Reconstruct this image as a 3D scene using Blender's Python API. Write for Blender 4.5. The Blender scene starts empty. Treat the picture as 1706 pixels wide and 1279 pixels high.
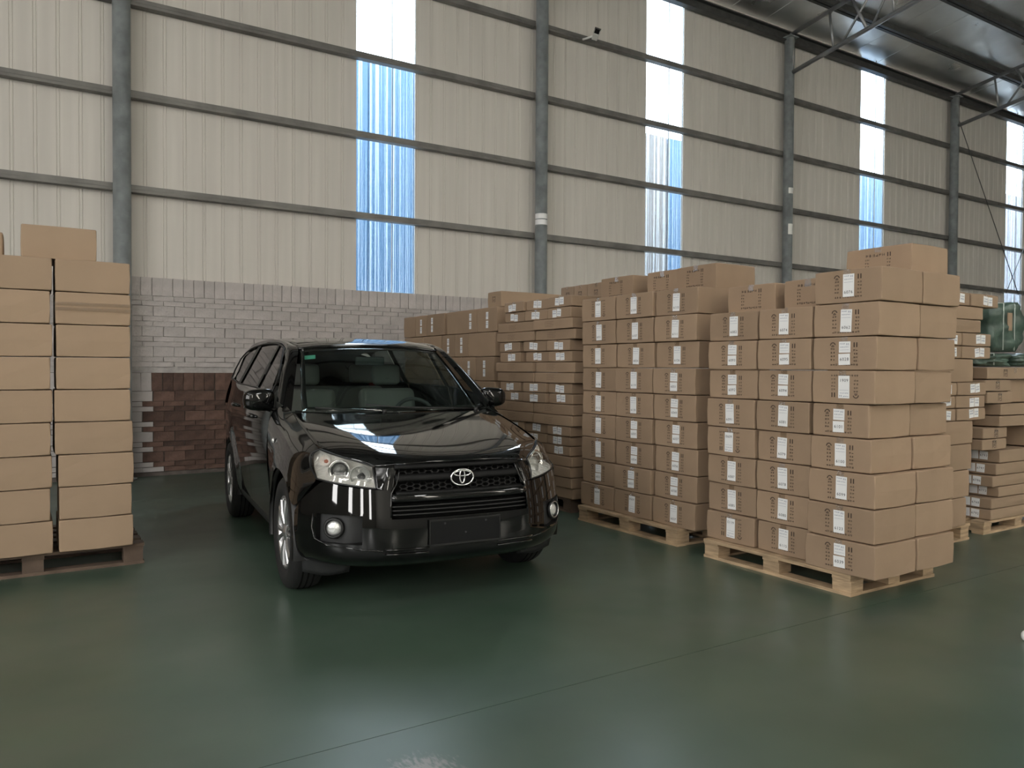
import bpy, bmesh, math, random
from mathutils import Vector, Matrix
random.seed(7)
S = bpy.context.scene
COL = S.collection

# ------------------------------------------------------------------ camera
F_PX, PITCH, ROLL, CAM_H, TH = 1290.0, -0.0192, 0.0057, 1.402, math.radians(32.35)
cam_d = bpy.data.cameras.new('camera'); cam = bpy.data.objects.new('camera', cam_d); COL.objects.link(cam)
cam_d.sensor_fit = 'HORIZONTAL'; cam_d.sensor_width = 36.0; cam_d.lens = 36.0 * F_PX / 1706.0
cam_d.clip_start = 0.05; cam_d.clip_end = 300
_c, _s = math.cos(TH), math.sin(TH)
_r0 = Vector((_c, -_s, 0)); _f0 = Vector((_s, _c, 0)); _u0 = Vector((0, 0, 1))
_f = _f0 * math.cos(PITCH) + _u0 * math.sin(PITCH); _u1 = _u0 * math.cos(PITCH) - _f0 * math.sin(PITCH)
_r = _r0 * math.cos(ROLL) + _u1 * math.sin(ROLL); _u = _u1 * math.cos(ROLL) - _r0 * math.sin(ROLL)
cam.matrix_world = Matrix(((_r.x, _u.x, -_f.x, 0), (_r.y, _u.y, -_f.y, 0), (_r.z, _u.z, -_f.z, CAM_H), (0, 0, 0, 1)))
S.camera = cam

# ------------------------------------------------------------------ world, daylight, exposure
S.view_settings.view_transform = 'Standard'; S.view_settings.look = 'None'
S.view_settings.gamma = 1.0; S.view_settings.use_curve_mapping = False
S.view_settings.exposure = 0.0
W = bpy.data.worlds.new('overcast'); S.world = W; W.use_nodes = True
bg = W.node_tree.nodes['Background']; bg.inputs[0].default_value = (0.93, 0.965, 1.0, 1); bg.inputs[1].default_value = 12.0

def area_light(name, loc, rot, sx, sy, energy, color=(1.0, 0.985, 0.96)):
    d = bpy.data.lights.new(name, 'AREA'); d.shape = 'RECTANGLE'; d.size = sx; d.size_y = sy
    d.energy = energy; d.color = color
    o = bpy.data.objects.new(name, d); COL.objects.link(o); o.location = loc; o.rotation_euler = rot
    return o
YB = -10.6                                  # far long wall, behind the camera
STRIPS_BACK = [-2.2, 4.2, 10.5, 16.9, 23.3]
for i, x in enumerate(STRIPS_BACK):           # daylight through the window strips of the far wall
    area_light('daylight_window', (x, YB + 0.06, 5.4), (math.radians(90), 0, math.pi), 0.95, 5.6, 370)
for i, x in enumerate([-3.0, 3.4, 9.8, 16.2, 22.6]):   # daylight through roof lights on the far slope
    area_light('daylight_roof', (x, -4.6, 9.2), (math.radians(-8.8), 0, 0), 0.95, 6.0, 220)

for y in (-8.0, -4.4, -0.8, 2.8):               # daylight through the window strips of the left end wall
    area_light('daylight_end_window', (-9.94, y, 5.0), (math.radians(90), 0, math.radians(-90)), 0.95, 6.0, 330)

# ------------------------------------------------------------------ materials
def nodes(m): return m.node_tree.nodes, m.node_tree.links
def mat(name, col, rough=0.5, metal=0.0, coat=0.0, spec=0.5, var=0.0, scale=8.0, bump=0.0, bscale=40.0, rvar=0.0, objrand=0.0, stretch=None, detail=4):
    m = bpy.data.materials.new(name); m.use_nodes = True; n, l = nodes(m); p = n['Principled BSDF']
    p.inputs['Base Color'].default_value = (*col, 1); p.inputs['Roughness'].default_value = rough
    p.inputs['Metallic'].default_value = metal; p.inputs['Coat Weight'].default_value = coat
    p.inputs['Coat Roughness'].default_value = 0.03; p.inputs['Specular IOR Level'].default_value = spec
    tc = n.new('ShaderNodeTexCoord'); src = tc.outputs['Object']
    if stretch:
        mp = n.new('ShaderNodeMapping'); mp.inputs['Scale'].default_value = stretch; l.new(src, mp.inputs[0]); src = mp.outputs[0]
    if var or rvar or objrand:
        nz = n.new('ShaderNodeTexNoise'); nz.inputs['Scale'].default_value = scale; nz.inputs['Detail'].default_value = detail; l.new(src, nz.inputs['Vector'])
    if var or objrand:
        a = n.new('ShaderNodeMapRange'); a.inputs['From Min'].default_value = .3; a.inputs['From Max'].default_value = .7
        a.inputs['To Min'].default_value = 1 - var; a.inputs['To Max'].default_value = 1 + var; l.new(nz.outputs[0], a.inputs[0])
        v = n.new('ShaderNodeVectorMath'); v.operation = 'SCALE'; v.inputs[0].default_value = col
        fac = a.outputs[0]
        if objrand:
            oi = n.new('ShaderNodeObjectInfo'); b = n.new('ShaderNodeMapRange')
            b.inputs['To Min'].default_value = 1 - objrand; b.inputs['To Max'].default_value = 1 + objrand; l.new(oi.outputs['Random'], b.inputs[0])
            mu = n.new('ShaderNodeMath'); mu.operation = 'MULTIPLY'; l.new(fac, mu.inputs[0]); l.new(b.outputs[0], mu.inputs[1]); fac = mu.outputs[0]
        l.new(fac, v.inputs['Scale']); l.new(v.outputs[0], p.inputs['Base Color'])
    if rvar:
        a2 = n.new('ShaderNodeMapRange'); a2.inputs['From Min'].default_value = .3; a2.inputs['From Max'].default_value = .7
        a2.inputs['To Min'].default_value = max(.02, rough - rvar); a2.inputs['To Max'].default_value = min(1, rough + rvar)
        l.new(nz.outputs[0], a2.inputs[0]); l.new(a2.outputs[0], p.inputs['Roughness'])
    if bump:
        nb = n.new('ShaderNodeTexNoise'); nb.inputs['Scale'].default_value = bscale; nb.inputs['Detail'].default_value = 3; l.new(src, nb.inputs['Vector'])
        bp = n.new('ShaderNodeBump'); bp.inputs['Strength'].default_value = bump; bp.inputs['Distance'].default_value = 0.01
        l.new(nb.outputs[0], bp.inputs['Height']); l.new(bp.outputs[0], p.inputs['Normal'])
    return m
M = {}
M['carton'] = mat('carton', (0.315, 0.222, 0.149), .72, var=.07, scale=3.0, objrand=.09, bump=.06, bscale=25, spec=.25)
M['carton_pale'] = mat('carton_pale', (0.335, 0.240, 0.163), .72, var=.05, scale=3.0, objrand=.05, bump=.05, bscale=18, spec=.25)
M['paper'] = mat('paper', (0.80, 0.80, 0.80), .6)
M['ink'] = mat('ink', (0.03, 0.03, 0.035), .6)
M['ink_blue'] = mat('ink_blue', (0.10, 0.13, 0.25), .6)
M['carton_ink'] = mat('carton_ink', (0.055, 0.035, 0.025), .7)
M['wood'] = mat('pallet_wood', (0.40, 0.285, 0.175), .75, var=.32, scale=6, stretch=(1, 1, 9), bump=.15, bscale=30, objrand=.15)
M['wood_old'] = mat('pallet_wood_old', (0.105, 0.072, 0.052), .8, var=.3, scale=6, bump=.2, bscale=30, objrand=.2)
M['column'] = mat('galvanised', (0.30, 0.325, 0.33), .55, metal=.25, var=.22, scale=7, rvar=.1)
M['girt'] = mat('girt_steel', (0.17, 0.165, 0.155), .5, metal=.4, var=.25, scale=3)
M['truss'] = mat('truss_pipe', (0.30, 0.30, 0.30), .4, metal=.6, var=.15, scale=4)
M['purlin'] = mat('purlin', (0.07, 0.07, 0.068), .5, metal=.3, var=.2)
M['grille'] = mat('grille_black', (0.005, 0.005, 0.005), .55, spec=.2)
M['black'] = mat('black_plastic', (0.006, 0.006, 0.006), .45)
M['dark'] = mat('dark_void', (0.006, 0.006, 0.006), .9, spec=.1)
M['rubber'] = mat('tyre_rubber', (0.011, 0.011, 0.0115), .7, var=.2, scale=20)
M['grey_plastic'] = mat('grey_plastic', (0.020, 0.021, 0.022), .55)
M['alloy'] = mat('alloy', (0.55, 0.55, 0.56), .28, metal=.9)
M['chrome'] = mat('chrome', (0.85, 0.85, 0.86), .06, metal=1.0)
M['reflector'] = mat('reflector', (0.95, 0.94, 0.91), .22, metal=.40, bump=1.0, bscale=38)
M['lampwhite'] = mat('lamp_white', (0.75, 0.76, 0.75), .2, metal=.5, bump=.5, bscale=60)
M['seat'] = mat('seat_cloth', (0.24, 0.24, 0.23), .85)
M['dash'] = mat('dash', (0.05, 0.05, 0.052), .6)
M['amber'] = mat('amber_bulb', (0.5, 0.16, 0.10), .2, coat=.6)
M['silver_plate'] = mat('plate_cover', (0.006, 0.0065, 0.007), .5, spec=.18)
M['sticker'] = mat('green_sticker', (0.16, 0.55, 0.42), .5)
M['bale'] = mat('green_wrap', (0.06, 0.10, 0.078), .42, var=.4, scale=5, bump=1.0, bscale=11, coat=.15)
M['rope'] = mat('rope', (0.45, 0.50, 0.46), .7)
M['white_pl'] = mat('white_plastic', (0.75, 0.75, 0.72), .4)
M['mortar_low'] = mat('mortar_bare', (0.125, 0.105, 0.092), .95, var=.3, scale=7, bump=.5, bscale=25)
M['mortar'] = mat('mortar', (0.40, 0.375, 0.36), .9, var=.15, scale=12, bump=.4, bscale=30)
M['brick_white'] = mat('brick_painted', (0.45, 0.415, 0.40), .85, var=.13, scale=5, objrand=.06, bump=.35, bscale=35)
M['brick_red'] = mat('brick_bare', (0.105, 0.062, 0.047), .9, var=.4, scale=9, objrand=.38, bump=.45, bscale=40)
M['panel'] = mat('cream_panel', (0.585, 0.553, 0.510), .45, var=.05, scale=1.5, objrand=.03, stretch=(6, 6, .25), spec=.4)
M['blue_wall'] = mat('blue_facade', (0.026, 0.090, 0.175), .6, var=.06, scale=2, stretch=(5, 5, .2))
M['beige_wall'] = mat('beige_facade', (0.115, 0.11, 0.105), .6, var=.06, scale=2)
M['grey_wall'] = mat('grey_facade', (0.095, 0.098, 0.12), .6, var=.06, scale=2)
M['ground'] = mat('outside_ground', (0.35, 0.35, 0.33), .9)
M['foil'] = mat('roof_foil', (0.80, 0.80, 0.79), .34, metal=.9, var=.12, scale=1.2, rvar=.08, bump=.25, bscale=1.6)
M['plainwall'] = mat('hall_wall', (0.50, 0.475, 0.42), .6)

def floor_mat():
    m = bpy.data.materials.new('green_epoxy'); m.use_nodes = True; n, l = nodes(m); p = n['Principled BSDF']
    tc = n.new('ShaderNodeTexCoord')
    def noise(sc, det=4, st=None):
        z = n.new('ShaderNodeTexNoise'); z.inputs['Scale'].default_value = sc; z.inputs['Detail'].default_value = det
        if st:
            mp = n.new('ShaderNodeMapping'); mp.inputs['Scale'].default_value = st; l.new(tc.outputs['Object'], mp.inputs[0]); l.new(mp.outputs[0], z.inputs['Vector'])
        else: l.new(tc.outputs['Object'], z.inputs['Vector'])
        return z
    a = noise(1.4, 3); r = n.new('ShaderNodeValToRGB')
    r.color_ramp.elements[0].position = .25; r.color_ramp.elements[0].color = (0.034, 0.066, 0.043, 1)
    r.color_ramp.elements[1].position = .72; r.color_ramp.elements[1].color = (0.063, 0.102, 0.073, 1)
    l.new(a.outputs[0], r.inputs[0])
    # worn streaks with pale scrapes
    b = noise(1.6, 3, (1, 3, 1)); r2 = n.new('ShaderNodeValToRGB')
    r2.color_ramp.elements[0].position = .35; r2.color_ramp.elements[0].color = (0, 0, 0, 1)
    r2.color_ramp.elements[1].position = .75; r2.color_ramp.elements[1].color = (1, 1, 1, 1)
    l.new(b.outputs[0], r2.inputs[0])
    c = noise(.55, 2); r3 = n.new('ShaderNodeValToRGB'); r3.color_ramp.elements[0].position = .30; r3.color_ramp.elements[1].position = .80
    l.new(c.outputs[0], r3.inputs[0])
    mu = n.new('ShaderNodeMath'); mu.operation = 'MULTIPLY'; l.new(r2.outputs[0], mu.inputs[0]); l.new(r3.outputs[0], mu.inputs[1])
    mx = n.new('ShaderNodeMix'); mx.data_type = 'RGBA'; l.new(mu.outputs[0], mx.inputs[0]); l.new(r.outputs[0], mx.inputs[6]); mx.inputs[7].default_value = (0.07, 0.09, 0.075, 1)
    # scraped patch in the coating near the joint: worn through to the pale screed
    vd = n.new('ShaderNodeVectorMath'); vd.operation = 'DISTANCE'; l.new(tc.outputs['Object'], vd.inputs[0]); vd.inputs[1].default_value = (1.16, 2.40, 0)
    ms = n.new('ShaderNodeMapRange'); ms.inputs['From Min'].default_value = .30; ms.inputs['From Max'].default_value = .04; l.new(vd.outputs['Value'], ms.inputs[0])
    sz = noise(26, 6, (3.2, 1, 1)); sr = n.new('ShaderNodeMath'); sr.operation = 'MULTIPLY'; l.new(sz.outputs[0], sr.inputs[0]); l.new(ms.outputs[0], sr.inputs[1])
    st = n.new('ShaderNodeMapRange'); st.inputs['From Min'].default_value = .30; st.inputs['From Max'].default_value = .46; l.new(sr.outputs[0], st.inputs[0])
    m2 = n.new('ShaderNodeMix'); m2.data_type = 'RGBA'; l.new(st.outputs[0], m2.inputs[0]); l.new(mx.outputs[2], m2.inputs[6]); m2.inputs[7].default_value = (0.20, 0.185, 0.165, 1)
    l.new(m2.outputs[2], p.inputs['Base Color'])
    d = noise(1.6, 3); mr = n.new('ShaderNodeMapRange'); mr.inputs['From Min'].default_value = .3; mr.inputs['From Max'].default_value = .7
    mr.inputs['To Min'].default_value = .30; mr.inputs['To Max'].default_value = .40; l.new(d.outputs[0], mr.inputs[0]); l.new(mr.outputs[0], p.inputs['Roughness'])
    p.inputs['Specular IOR Level'].default_value = 1.0; p.inputs['IOR'].default_value = 1.6
    return m
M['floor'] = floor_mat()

def glass_mat(name, tint, rough=.02, ior=1.5):
    m = bpy.data.materials.new(name); m.use_nodes = True; n, l = nodes(m); n.remove(n['Principled BSDF'])
    out = n['Material Output']; t = n.new('ShaderNodeBsdfTransparent'); t.inputs[0].default_value = (*tint, 1)
    g = n.new('ShaderNodeBsdfGlossy'); g.inputs['Roughness'].default_value = rough
    lw = n.new('ShaderNodeLayerWeight'); lw.inputs['Blend'].default_value = .5
    pw = n.new('ShaderNodeMath'); pw.operation = 'POWER'; l.new(lw.outputs['Facing'], pw.inputs[0]); pw.inputs[1].default_value = 4.5
    f = n.new('ShaderNodeMath'); f.operation = 'MULTIPLY_ADD'; l.new(pw.outputs[0], f.inputs[0]); f.inputs[1].default_value = .9; f.inputs[2].default_value = .035
    mx = n.new('ShaderNodeMixShader'); l.new(f.outputs[0], mx.inputs[0]); l.new(t.outputs[0], mx.inputs[1]); l.new(g.outputs[0], mx.inputs[2])
    l.new(mx.outputs[0], out.inputs[0]); return m
def paint_mat():
    m = bpy.data.materials.new('black_paint'); m.use_nodes = True; n, l = nodes(m); n.remove(n['Principled BSDF']); out = n['Material Output']
    d = n.new('ShaderNodeBsdfDiffuse'); d.inputs[0].default_value = (.0022, .0022, .0024, 1)
    g = n.new('ShaderNodeBsdfGlossy'); g.inputs['Roughness'].default_value = .035; g.inputs[0].default_value = (1, 1, 1, 1)
    lw = n.new('ShaderNodeLayerWeight'); lw.inputs['Blend'].default_value = .5
    pw = n.new('ShaderNodeMath'); pw.operation = 'POWER'; l.new(lw.outputs['Facing'], pw.inputs[0]); pw.inputs[1].default_value = 3.7
    f = n.new('ShaderNodeMath'); f.operation = 'MULTIPLY_ADD'; l.new(pw.outputs[0], f.inputs[0]); f.inputs[1].default_value = .95; f.inputs[2].default_value = .045
    mx = n.new('ShaderNodeMixShader'); l.new(f.outputs[0], mx.inputs[0]); l.new(d.outputs[0], mx.inputs[1]); l.new(g.outputs[0], mx.inputs[2]); l.new(mx.outputs[0], out.inputs[0]); return m
M['paint'] = paint_mat()
M['windshield'] = glass_mat('windshield_glass', (0.76, 0.84, 0.81))
M['side_glass'] = glass_mat('side_glass', (0.35, 0.36, 0.36))
M['lens'] = glass_mat('lamp_lens', (0.93, 0.93, 0.92), .03)
def tape_mat():
    m = bpy.data.materials.new('clear_tape'); m.use_nodes = True; n, l = nodes(m); n.remove(n['Principled BSDF'])
    out = n['Material Output']; t = n.new('ShaderNodeBsdfTransparent'); t.inputs[0].default_value = (.93, .90, .86, 1)
    g = n.new('ShaderNodeBsdfGlossy'); g.inputs['Roughness'].default_value = .12
    nz = n.new('ShaderNodeTexNoise'); nz.inputs['Scale'].default_value = 45; bp = n.new('ShaderNodeBump'); bp.inputs['Strength'].default_value = .9; bp.inputs['Distance'].default_value = .01
    l.new(nz.outputs[0], bp.inputs['Height']); l.new(bp.outputs[0], g.inputs['Normal'])
    mx = n.new('ShaderNodeMixShader'); mx.inputs[0].default_value = .22; l.new(t.outputs[0], mx.inputs[1]); l.new(g.outputs[0], mx.inputs[2]); l.new(mx.outputs[0], out.inputs[0])
    return m
M['tape'] = tape_mat()
def fibre_mat():
    m = bpy.data.materials.new('fibreglass_strip'); m.use_nodes = True; n, l = nodes(m); n.remove(n['Principled BSDF'])
    out = n['Material Output']; t = n.new('ShaderNodeBsdfTransparent'); t.inputs[0].default_value = (.86, .92, .97, 1)
    tl = n.new('ShaderNodeBsdfTranslucent'); tl.inputs[0].default_value = (.80, .87, .93, 1)
    tc = n.new('ShaderNodeTexCoord'); mp = n.new('ShaderNodeMapping'); mp.inputs['Scale'].default_value = (38, 1, .12); l.new(tc.outputs['Object'], mp.inputs[0])
    nz = n.new('ShaderNodeTexNoise'); nz.inputs['Scale'].default_value = 1.0; nz.inputs['Detail'].default_value = 3; l.new(mp.outputs[0], nz.inputs['Vector'])
    mr = n.new('ShaderNodeMapRange'); mr.inputs['From Min'].default_value = .48; mr.inputs['From Max'].default_value = .70; mr.inputs['To Min'].default_value = .01; mr.inputs['To Max'].default_value = .22
    l.new(nz.outputs[0], mr.inputs[0])
    mx = n.new('ShaderNodeMixShader'); l.new(mr.outputs[0], mx.inputs[0]); l.new(t.outputs[0], mx.inputs[1]); l.new(tl.outputs[0], mx.inputs[2]); l.new(mx.outputs[0], out.inputs[0])
    return m
M['fibre'] = fibre_mat()

# ------------------------------------------------------------------ mesh helpers
def link(name, me, m=None, parent=None, loc=(0, 0, 0), rot=(0, 0, 0)):
    o = bpy.data.objects.new(name, me); COL.objects.link(o); o.location = loc; o.rotation_euler = rot
    if m is not None and not me.materials: me.materials.append(M[m] if isinstance(m, str) else m)
    if parent: o.parent = parent
    return o
def mesh(name, vs, fs, smooth=False):
    me = bpy.data.meshes.new(name); me.from_pydata([tuple(v) for v in vs], [], fs); me.update()
    if smooth: me.polygons.foreach_set('use_smooth', [True] * len(me.polygons))
    return me
def empty(name, loc=(0, 0, 0), rz=0):
    o = bpy.data.objects.new(name, None); COL.objects.link(o); o.location = loc; o.rotation_euler = (0, 0, rz); o.empty_display_size = .1
    return o
def tag(o, label, cat, group=None):
    o['label'] = label; o['category'] = cat
    if group: o['group'] = group
    return o
def struct(o): o['kind'] = 'structure'; return o
BOXF = [(0, 3, 2, 1), (4, 5, 6, 7), (0, 1, 5, 4), (1, 2, 6, 5), (2, 3, 7, 6), (3, 0, 4, 7)]
def boxv(x0, x1, y0, y1, z0, z1):
    return [(x0, y0, z0), (x1, y0, z0), (x1, y1, z0), (x0, y1, z0), (x0, y0, z1), (x1, y0, z1), (x1, y1, z1), (x0, y1, z1)]
def bbox(name, x0, x1, y0, y1, z0, z1, bevel=0, seg=1, jit=0, smooth=False):
    vs = boxv(x0, x1, y0, y1, z0, z1)
    if jit: vs = [tuple(c + random.uniform(-jit, jit) for c in v) for v in vs]
    me = mesh(name, vs, BOXF)
    if bevel:
        bm = bmesh.new(); bm.from_mesh(me); bmesh.ops.bevel(bm, geom=bm.edges[:], offset=bevel, segments=seg, affect='EDGES', profile=.5); bm.to_mesh(me); bm.free()
    if smooth: me.polygons.foreach_set('use_smooth', [True] * len(me.polygons))
    return me
def joinv(parts):
    vs, fs = [], []
    for v, f in parts:
        b = len(vs); vs += v; fs += [tuple(i + b for i in q) for q in f]
    return vs, fs
def tube(pts, r, n=10, closed=False, flat=(1, 1)):
    pts = [Vector(p) for p in pts]; vs, fs = [], []; N = len(pts); prev = None
    for i, p in enumerate(pts):
        a = pts[(i - 1) % N] if (closed or i > 0) else p; b = pts[(i + 1) % N] if (closed or i < N - 1) else p
        d = (b - a).normalized()
        if prev is None:
            up = Vector((0, 0, 1)) if abs(d.z) < .9 else Vector((1, 0, 0)); u = d.cross(up).normalized()
        else: u = (prev - d * prev.dot(d)).normalized()
        prev = u; v = u.cross(d).normalized(); rr = r[i] if isinstance(r, (list, tuple)) else r
        for k in range(n):
            t = 2 * math.pi * k / n; vs.append(p + u * (math.cos(t) * rr * flat[0]) + v * (math.sin(t) * rr * flat[1]))
    R = N if closed else N - 1
    for i in range(R):
        j = (i + 1) % N
        for k in range(n): fs.append((i * n + k, i * n + (k + 1) % n, j * n + (k + 1) % n, j * n + k))
    if not closed: fs.append(tuple(range(n - 1, -1, -1))); fs.append(tuple((N - 1) * n + k for k in range(n)))
    return vs, fs
def lathe_y(prof, n=40, a0=0, a1=2 * math.pi, closed=False):
    """prof: list of (r, y); revolve about the Y axis."""
    full = abs(a1 - a0 - 2 * math.pi) < 1e-6; vs, fs = [], []; K = n if full else n + 1; P = len(prof)
    for i in range(K):
        t = a0 + (a1 - a0) * i / n
        for r, y in prof: vs.append((r * math.cos(t), y, r * math.sin(t)))
    for i in range(n):
        j = (i + 1) % K
        for k in range(P if closed else P - 1):
            k2 = (k + 1) % P; fs.append((i * P + k, i * P + k2, j * P + k2, j * P + k))
    return vs, fs
def cr(p0, p1, p2, p3, t):
    return 0.5 * ((2 * p1) + (p2 - p0) * t + (2 * p0 - 5 * p1 + 4 * p2 - p3) * t * t + (3 * p1 - p0 - 3 * p2 + p3) * t ** 3)
def spline(pts, n):
    pts = [Vector(p) for p in pts]; N = len(pts); out = []
    for i in range(N - 1):
        a = pts[i - 1] if i else pts[0] * 2 - pts[1]; d = pts[i + 2] if i + 2 < N else pts[-1] * 2 - pts[-2]
        for k in range(n): out.append(cr(a, pts[i], pts[i + 1], d, k / n))
    out.append(pts[-1].copy()); return out
def patch(ctrl, nu, nv):
    rows = [spline(r, nv) for r in ctrl]; cols = [spline([r[j] for r in rows], nu) for j in range(len(rows[0]))]
    return [[cols[j][i] for j in range(len(cols))] for i in range(len(cols[0]))]
def gridfaces(R, C, flip=False):
    fs = []
    for i in range(R - 1):
        for j in range(C - 1):
            q = (i * C + j, i * C + j + 1, (i + 1) * C + j + 1, (i + 1) * C + j); fs.append(q[::-1] if flip else q)
    return fs
def gridmesh(name, g, smooth=True, thick=0.0, flip=False):
    R, C = len(g), len(g[0]); vs = [v for r in g for v in r]; me = mesh(name, vs, gridfaces(R, C, flip), smooth)
    if thick:
        bm = bmesh.new(); bm.from_mesh(me); bmesh.ops.solidify(bm, geom=bm.faces[:], thickness=thick); bm.to_mesh(me); bm.free()
        me.polygons.foreach_set('use_smooth', [True] * len(me.polygons))
    return me
def mir(g): return [[Vector((v.x, -v.y, v.z)) for v in r] for r in g]
def lerp_table(T, x):
    if x <= T[0][0]: return T[0][1]
    for (a, b), (c, d) in zip(T, T[1:]):
        if x <= c:
            t = (x - a) / (c - a); return b + (d - b) * t
    return T[-1][1]
def smooth_table(T, x):
    P = [Vector((a, b, 0)) for a, b in T]
    if x <= T[0][0]: return T[0][1]
    if x >= T[-1][0]: return T[-1][1]
    for i in range(len(T) - 1):
        if x <= T[i + 1][0]:
            h = T[i + 1][0] - T[i][0]; t = (x - T[i][0]) / h
            def m(k):
                if k == 0: return (T[1][1] - T[0][1]) / (T[1][0] - T[0][0])
                if k == len(T) - 1: return (T[-1][1] - T[-2][1]) / (T[-1][0] - T[-2][0])
                return (T[k + 1][1] - T[k - 1][1]) / (T[k + 1][0] - T[k - 1][0])
            m0, m1 = m(i) * h, m(i + 1) * h; y0, y1 = T[i][1], T[i + 1][1]
            return (2 * t ** 3 - 3 * t * t + 1) * y0 + (t ** 3 - 2 * t * t + t) * m0 + (-2 * t ** 3 + 3 * t * t) * y1 + (t ** 3 - t * t) * m1

# ================================================================== THE HALL
WY = 10.865                                   # inner face of the back wall
# ---- floor: slabs with open joints
floor = struct(link('floor', mesh('floor', boxv(-10, 44, YB - .2, WY + .3, -.30, -.008), BOXF), 'dark'))
joints_y = [YB - .2, -3.4, 2.74, 8.9, WY + .3]; joints_x = [-10, 44]
for i in range(len(joints_x) - 1):
    for j in range(len(joints_y) - 1):
        gx = .0015
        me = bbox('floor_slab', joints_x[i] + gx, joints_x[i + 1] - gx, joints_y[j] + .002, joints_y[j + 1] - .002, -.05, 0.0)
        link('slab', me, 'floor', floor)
# ---- back wall: masonry base with bricks, cream panels, window strips, girts
wall = struct(link('wall_back', mesh('wall_back', boxv(-10, 44, WY + .006, WY + .24, 1.33, 2.545), BOXF), 'mortar'))
link('wall_base', mesh('wall_base', boxv(-10, 44, WY + .007, WY + .24, 0, 1.33), BOXF), 'mortar_low', wall)
BK = {}
def brick(w, hgt, m, x, z, keep, bag):
    dx = random.uniform(-.006, .006); pr = random.uniform(.000, .006)
    if keep:
        key = (round(w, 3), round(hgt, 3), m, random.randrange(3))
        if key not in BK:
            BK[key] = bbox('brick', -w / 2 + .004, w / 2 - .004, -.02, .03, -hgt / 2 + .0035, hgt / 2 - .0035, jit=.003); BK[key].materials.append(M[m])
        link('brick', BK[key], None, wall, (x + dx, WY - pr + .012, z))
    else:
        v = boxv(x - w / 2 + .006, x + w / 2 - .006, WY - pr - .006, WY + .03, z - hgt / 2 + .005, z + hgt / 2 - .005)
        bag[m].append((v, BOXF))
def courses(ztop, zbot, first_m):
    out = []; z = ztop; seq = ['S'] + ['f', 'f', 'H', 'f', 'f', 'H', 'f', 'f', 'H', 'f', 'f', 'H', 'f', 'f', 'H', 'f'] if first_m == 'brick_white' else ['S', 'H', 'f', 'f', 'H', 'f', 'f', 'H', 'f', 'f', 'H', 'f', 'f', 'H', 'f', 'f', 'H']
    for k in seq:
        hh = {'S': .236, 'H': .132, 'f': .064}[k]
        if z - hh < zbot - .02: break
        out.append((k, z - hh / 2, hh)); z -= hh
    return out, z
bag = {'brick_white': [], 'brick_red': []}
nkeep = 0
for m, zt, zb in (('brick_white', 2.55, 1.335), ('brick_red', 1.33, 0.0)):
    cs, zl = courses(zt, zb, m)
    for ci, (k, zc, hh) in enumerate(cs):
        w = {'S': .128, 'H': .252, 'f': .252}[k]; x = -1.6 + (ci % 2) * w / 2
        while x < 26.0:
            if 7.2 < x < 20.0: x = 20.0 + (ci % 2) * w / 2
            vis = 1.15 < x < 7.0
            mm = m
            if m == 'brick_red' and x < 1.32 + random.uniform(0, .12): mm = 'brick_white'
            if m == 'brick_white':
                keep = 1.15 < x < (4.55 if zc < 2.30 else 6.35)
            else: keep = 1.15 < x < 2.60
            brick(w, hh, mm, x, zc, keep, bag); nkeep += keep
            x += w
for m in bag:
    v, f = joinv(bag[m]); o = link('brickwork', mesh('brickwork', v, f), m, wall); o['kind'] = 'stuff'
# ragged mortar smear where paint ends
# ---- panels
PW, PZ0, PZ1 = 0.95, 2.53, 8.69
def panel_profile(w):
    n = 4; st = w / n; P = []
    for k in range(n):
        a = k * st
        P += [(a, 0), (a + .004, -.007), (a + .009, -.007), (a + .013, 0), (a + .034, .001), (a + .038, -.006), (a + .043, -.006), (a + .047, 0)]
    P.append((w, 0)); return P
def panel_mesh(w, name, z0=0, z1=1):
    P = panel_profile(w); vs = []; fs = []
    for x, d in P: vs += [(x, -d, z0), (x, -d, z1)]
    n = len(P)
    for i in range(n - 1): fs.append((2 * i, 2 * i + 2, 2 * i + 3, 2 * i + 1))
    b = len(vs); vs += [(0, .045, z0), (w, .045, z0), (w, .045, z1), (0, .045, z1)]
    fs += [(b, b + 3, b + 2, b + 1), tuple([2 * i for i in range(n - 1, -1, -1)] + [b, b + 1]), tuple([2 * i + 1 for i in range(n)] + [b + 2, b + 3])]
    return mesh(name, vs, fs)
def strip_mesh(w, name, z0, z1):
    P = panel_profile(w); vs = []; fs = []
    for x, d in P: vs += [(x, -d, z0), (x, -d, z1), (x, -d + .004, z0), (x, -d + .004, z1)]
    for i in range(len(P) - 1):
        a, b = 4 * i, 4 * i + 4; fs += [(a, b, b + 1, a + 1), (a + 2, a + 3, b + 3, b + 2)]
    return mesh(name, vs, fs)
STRIPS = [4.168, 9.80, 16.36, 23.04, 29.6]; PB = .95
edges = []
x = STRIPS[0]
while x > -10: x -= .95; edges.append((x, .95))
for a, b in zip(STRIPS, STRIPS[1:] + [44]):
    s = a + PB; n = max(1, round((b - s) / .95)); w = (b - s) / n
    edges += [(s + k * w, w) for k in range(n)]
PM = {}
for x, w in edges:
    key = round(w, 4)
    if key not in PM: PM[key] = panel_mesh(w, 'panel', 0, PZ1 - PZ0); PM[key].materials.append(M['panel'])
    dz = random.uniform(-.008, .004) if x < 5 else random.uniform(-.012, .012)
    link('panel', PM[key], None, wall, (x, WY + .02, PZ0 + dz))
SM = strip_mesh(PB, 'window_strip', 0, PZ1 - PZ0); SM.materials.append(M['fibre'])
for i, x in enumerate(STRIPS):
    o = struct(link('window_%d' % (i + 1), SM, None, None, (x, WY + .025, PZ0)))
    f = link('window_joint', mesh('joint', boxv(.555, .565, -.02, .0, 0, PZ1 - PZ0), BOXF), 'girt', o)
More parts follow.
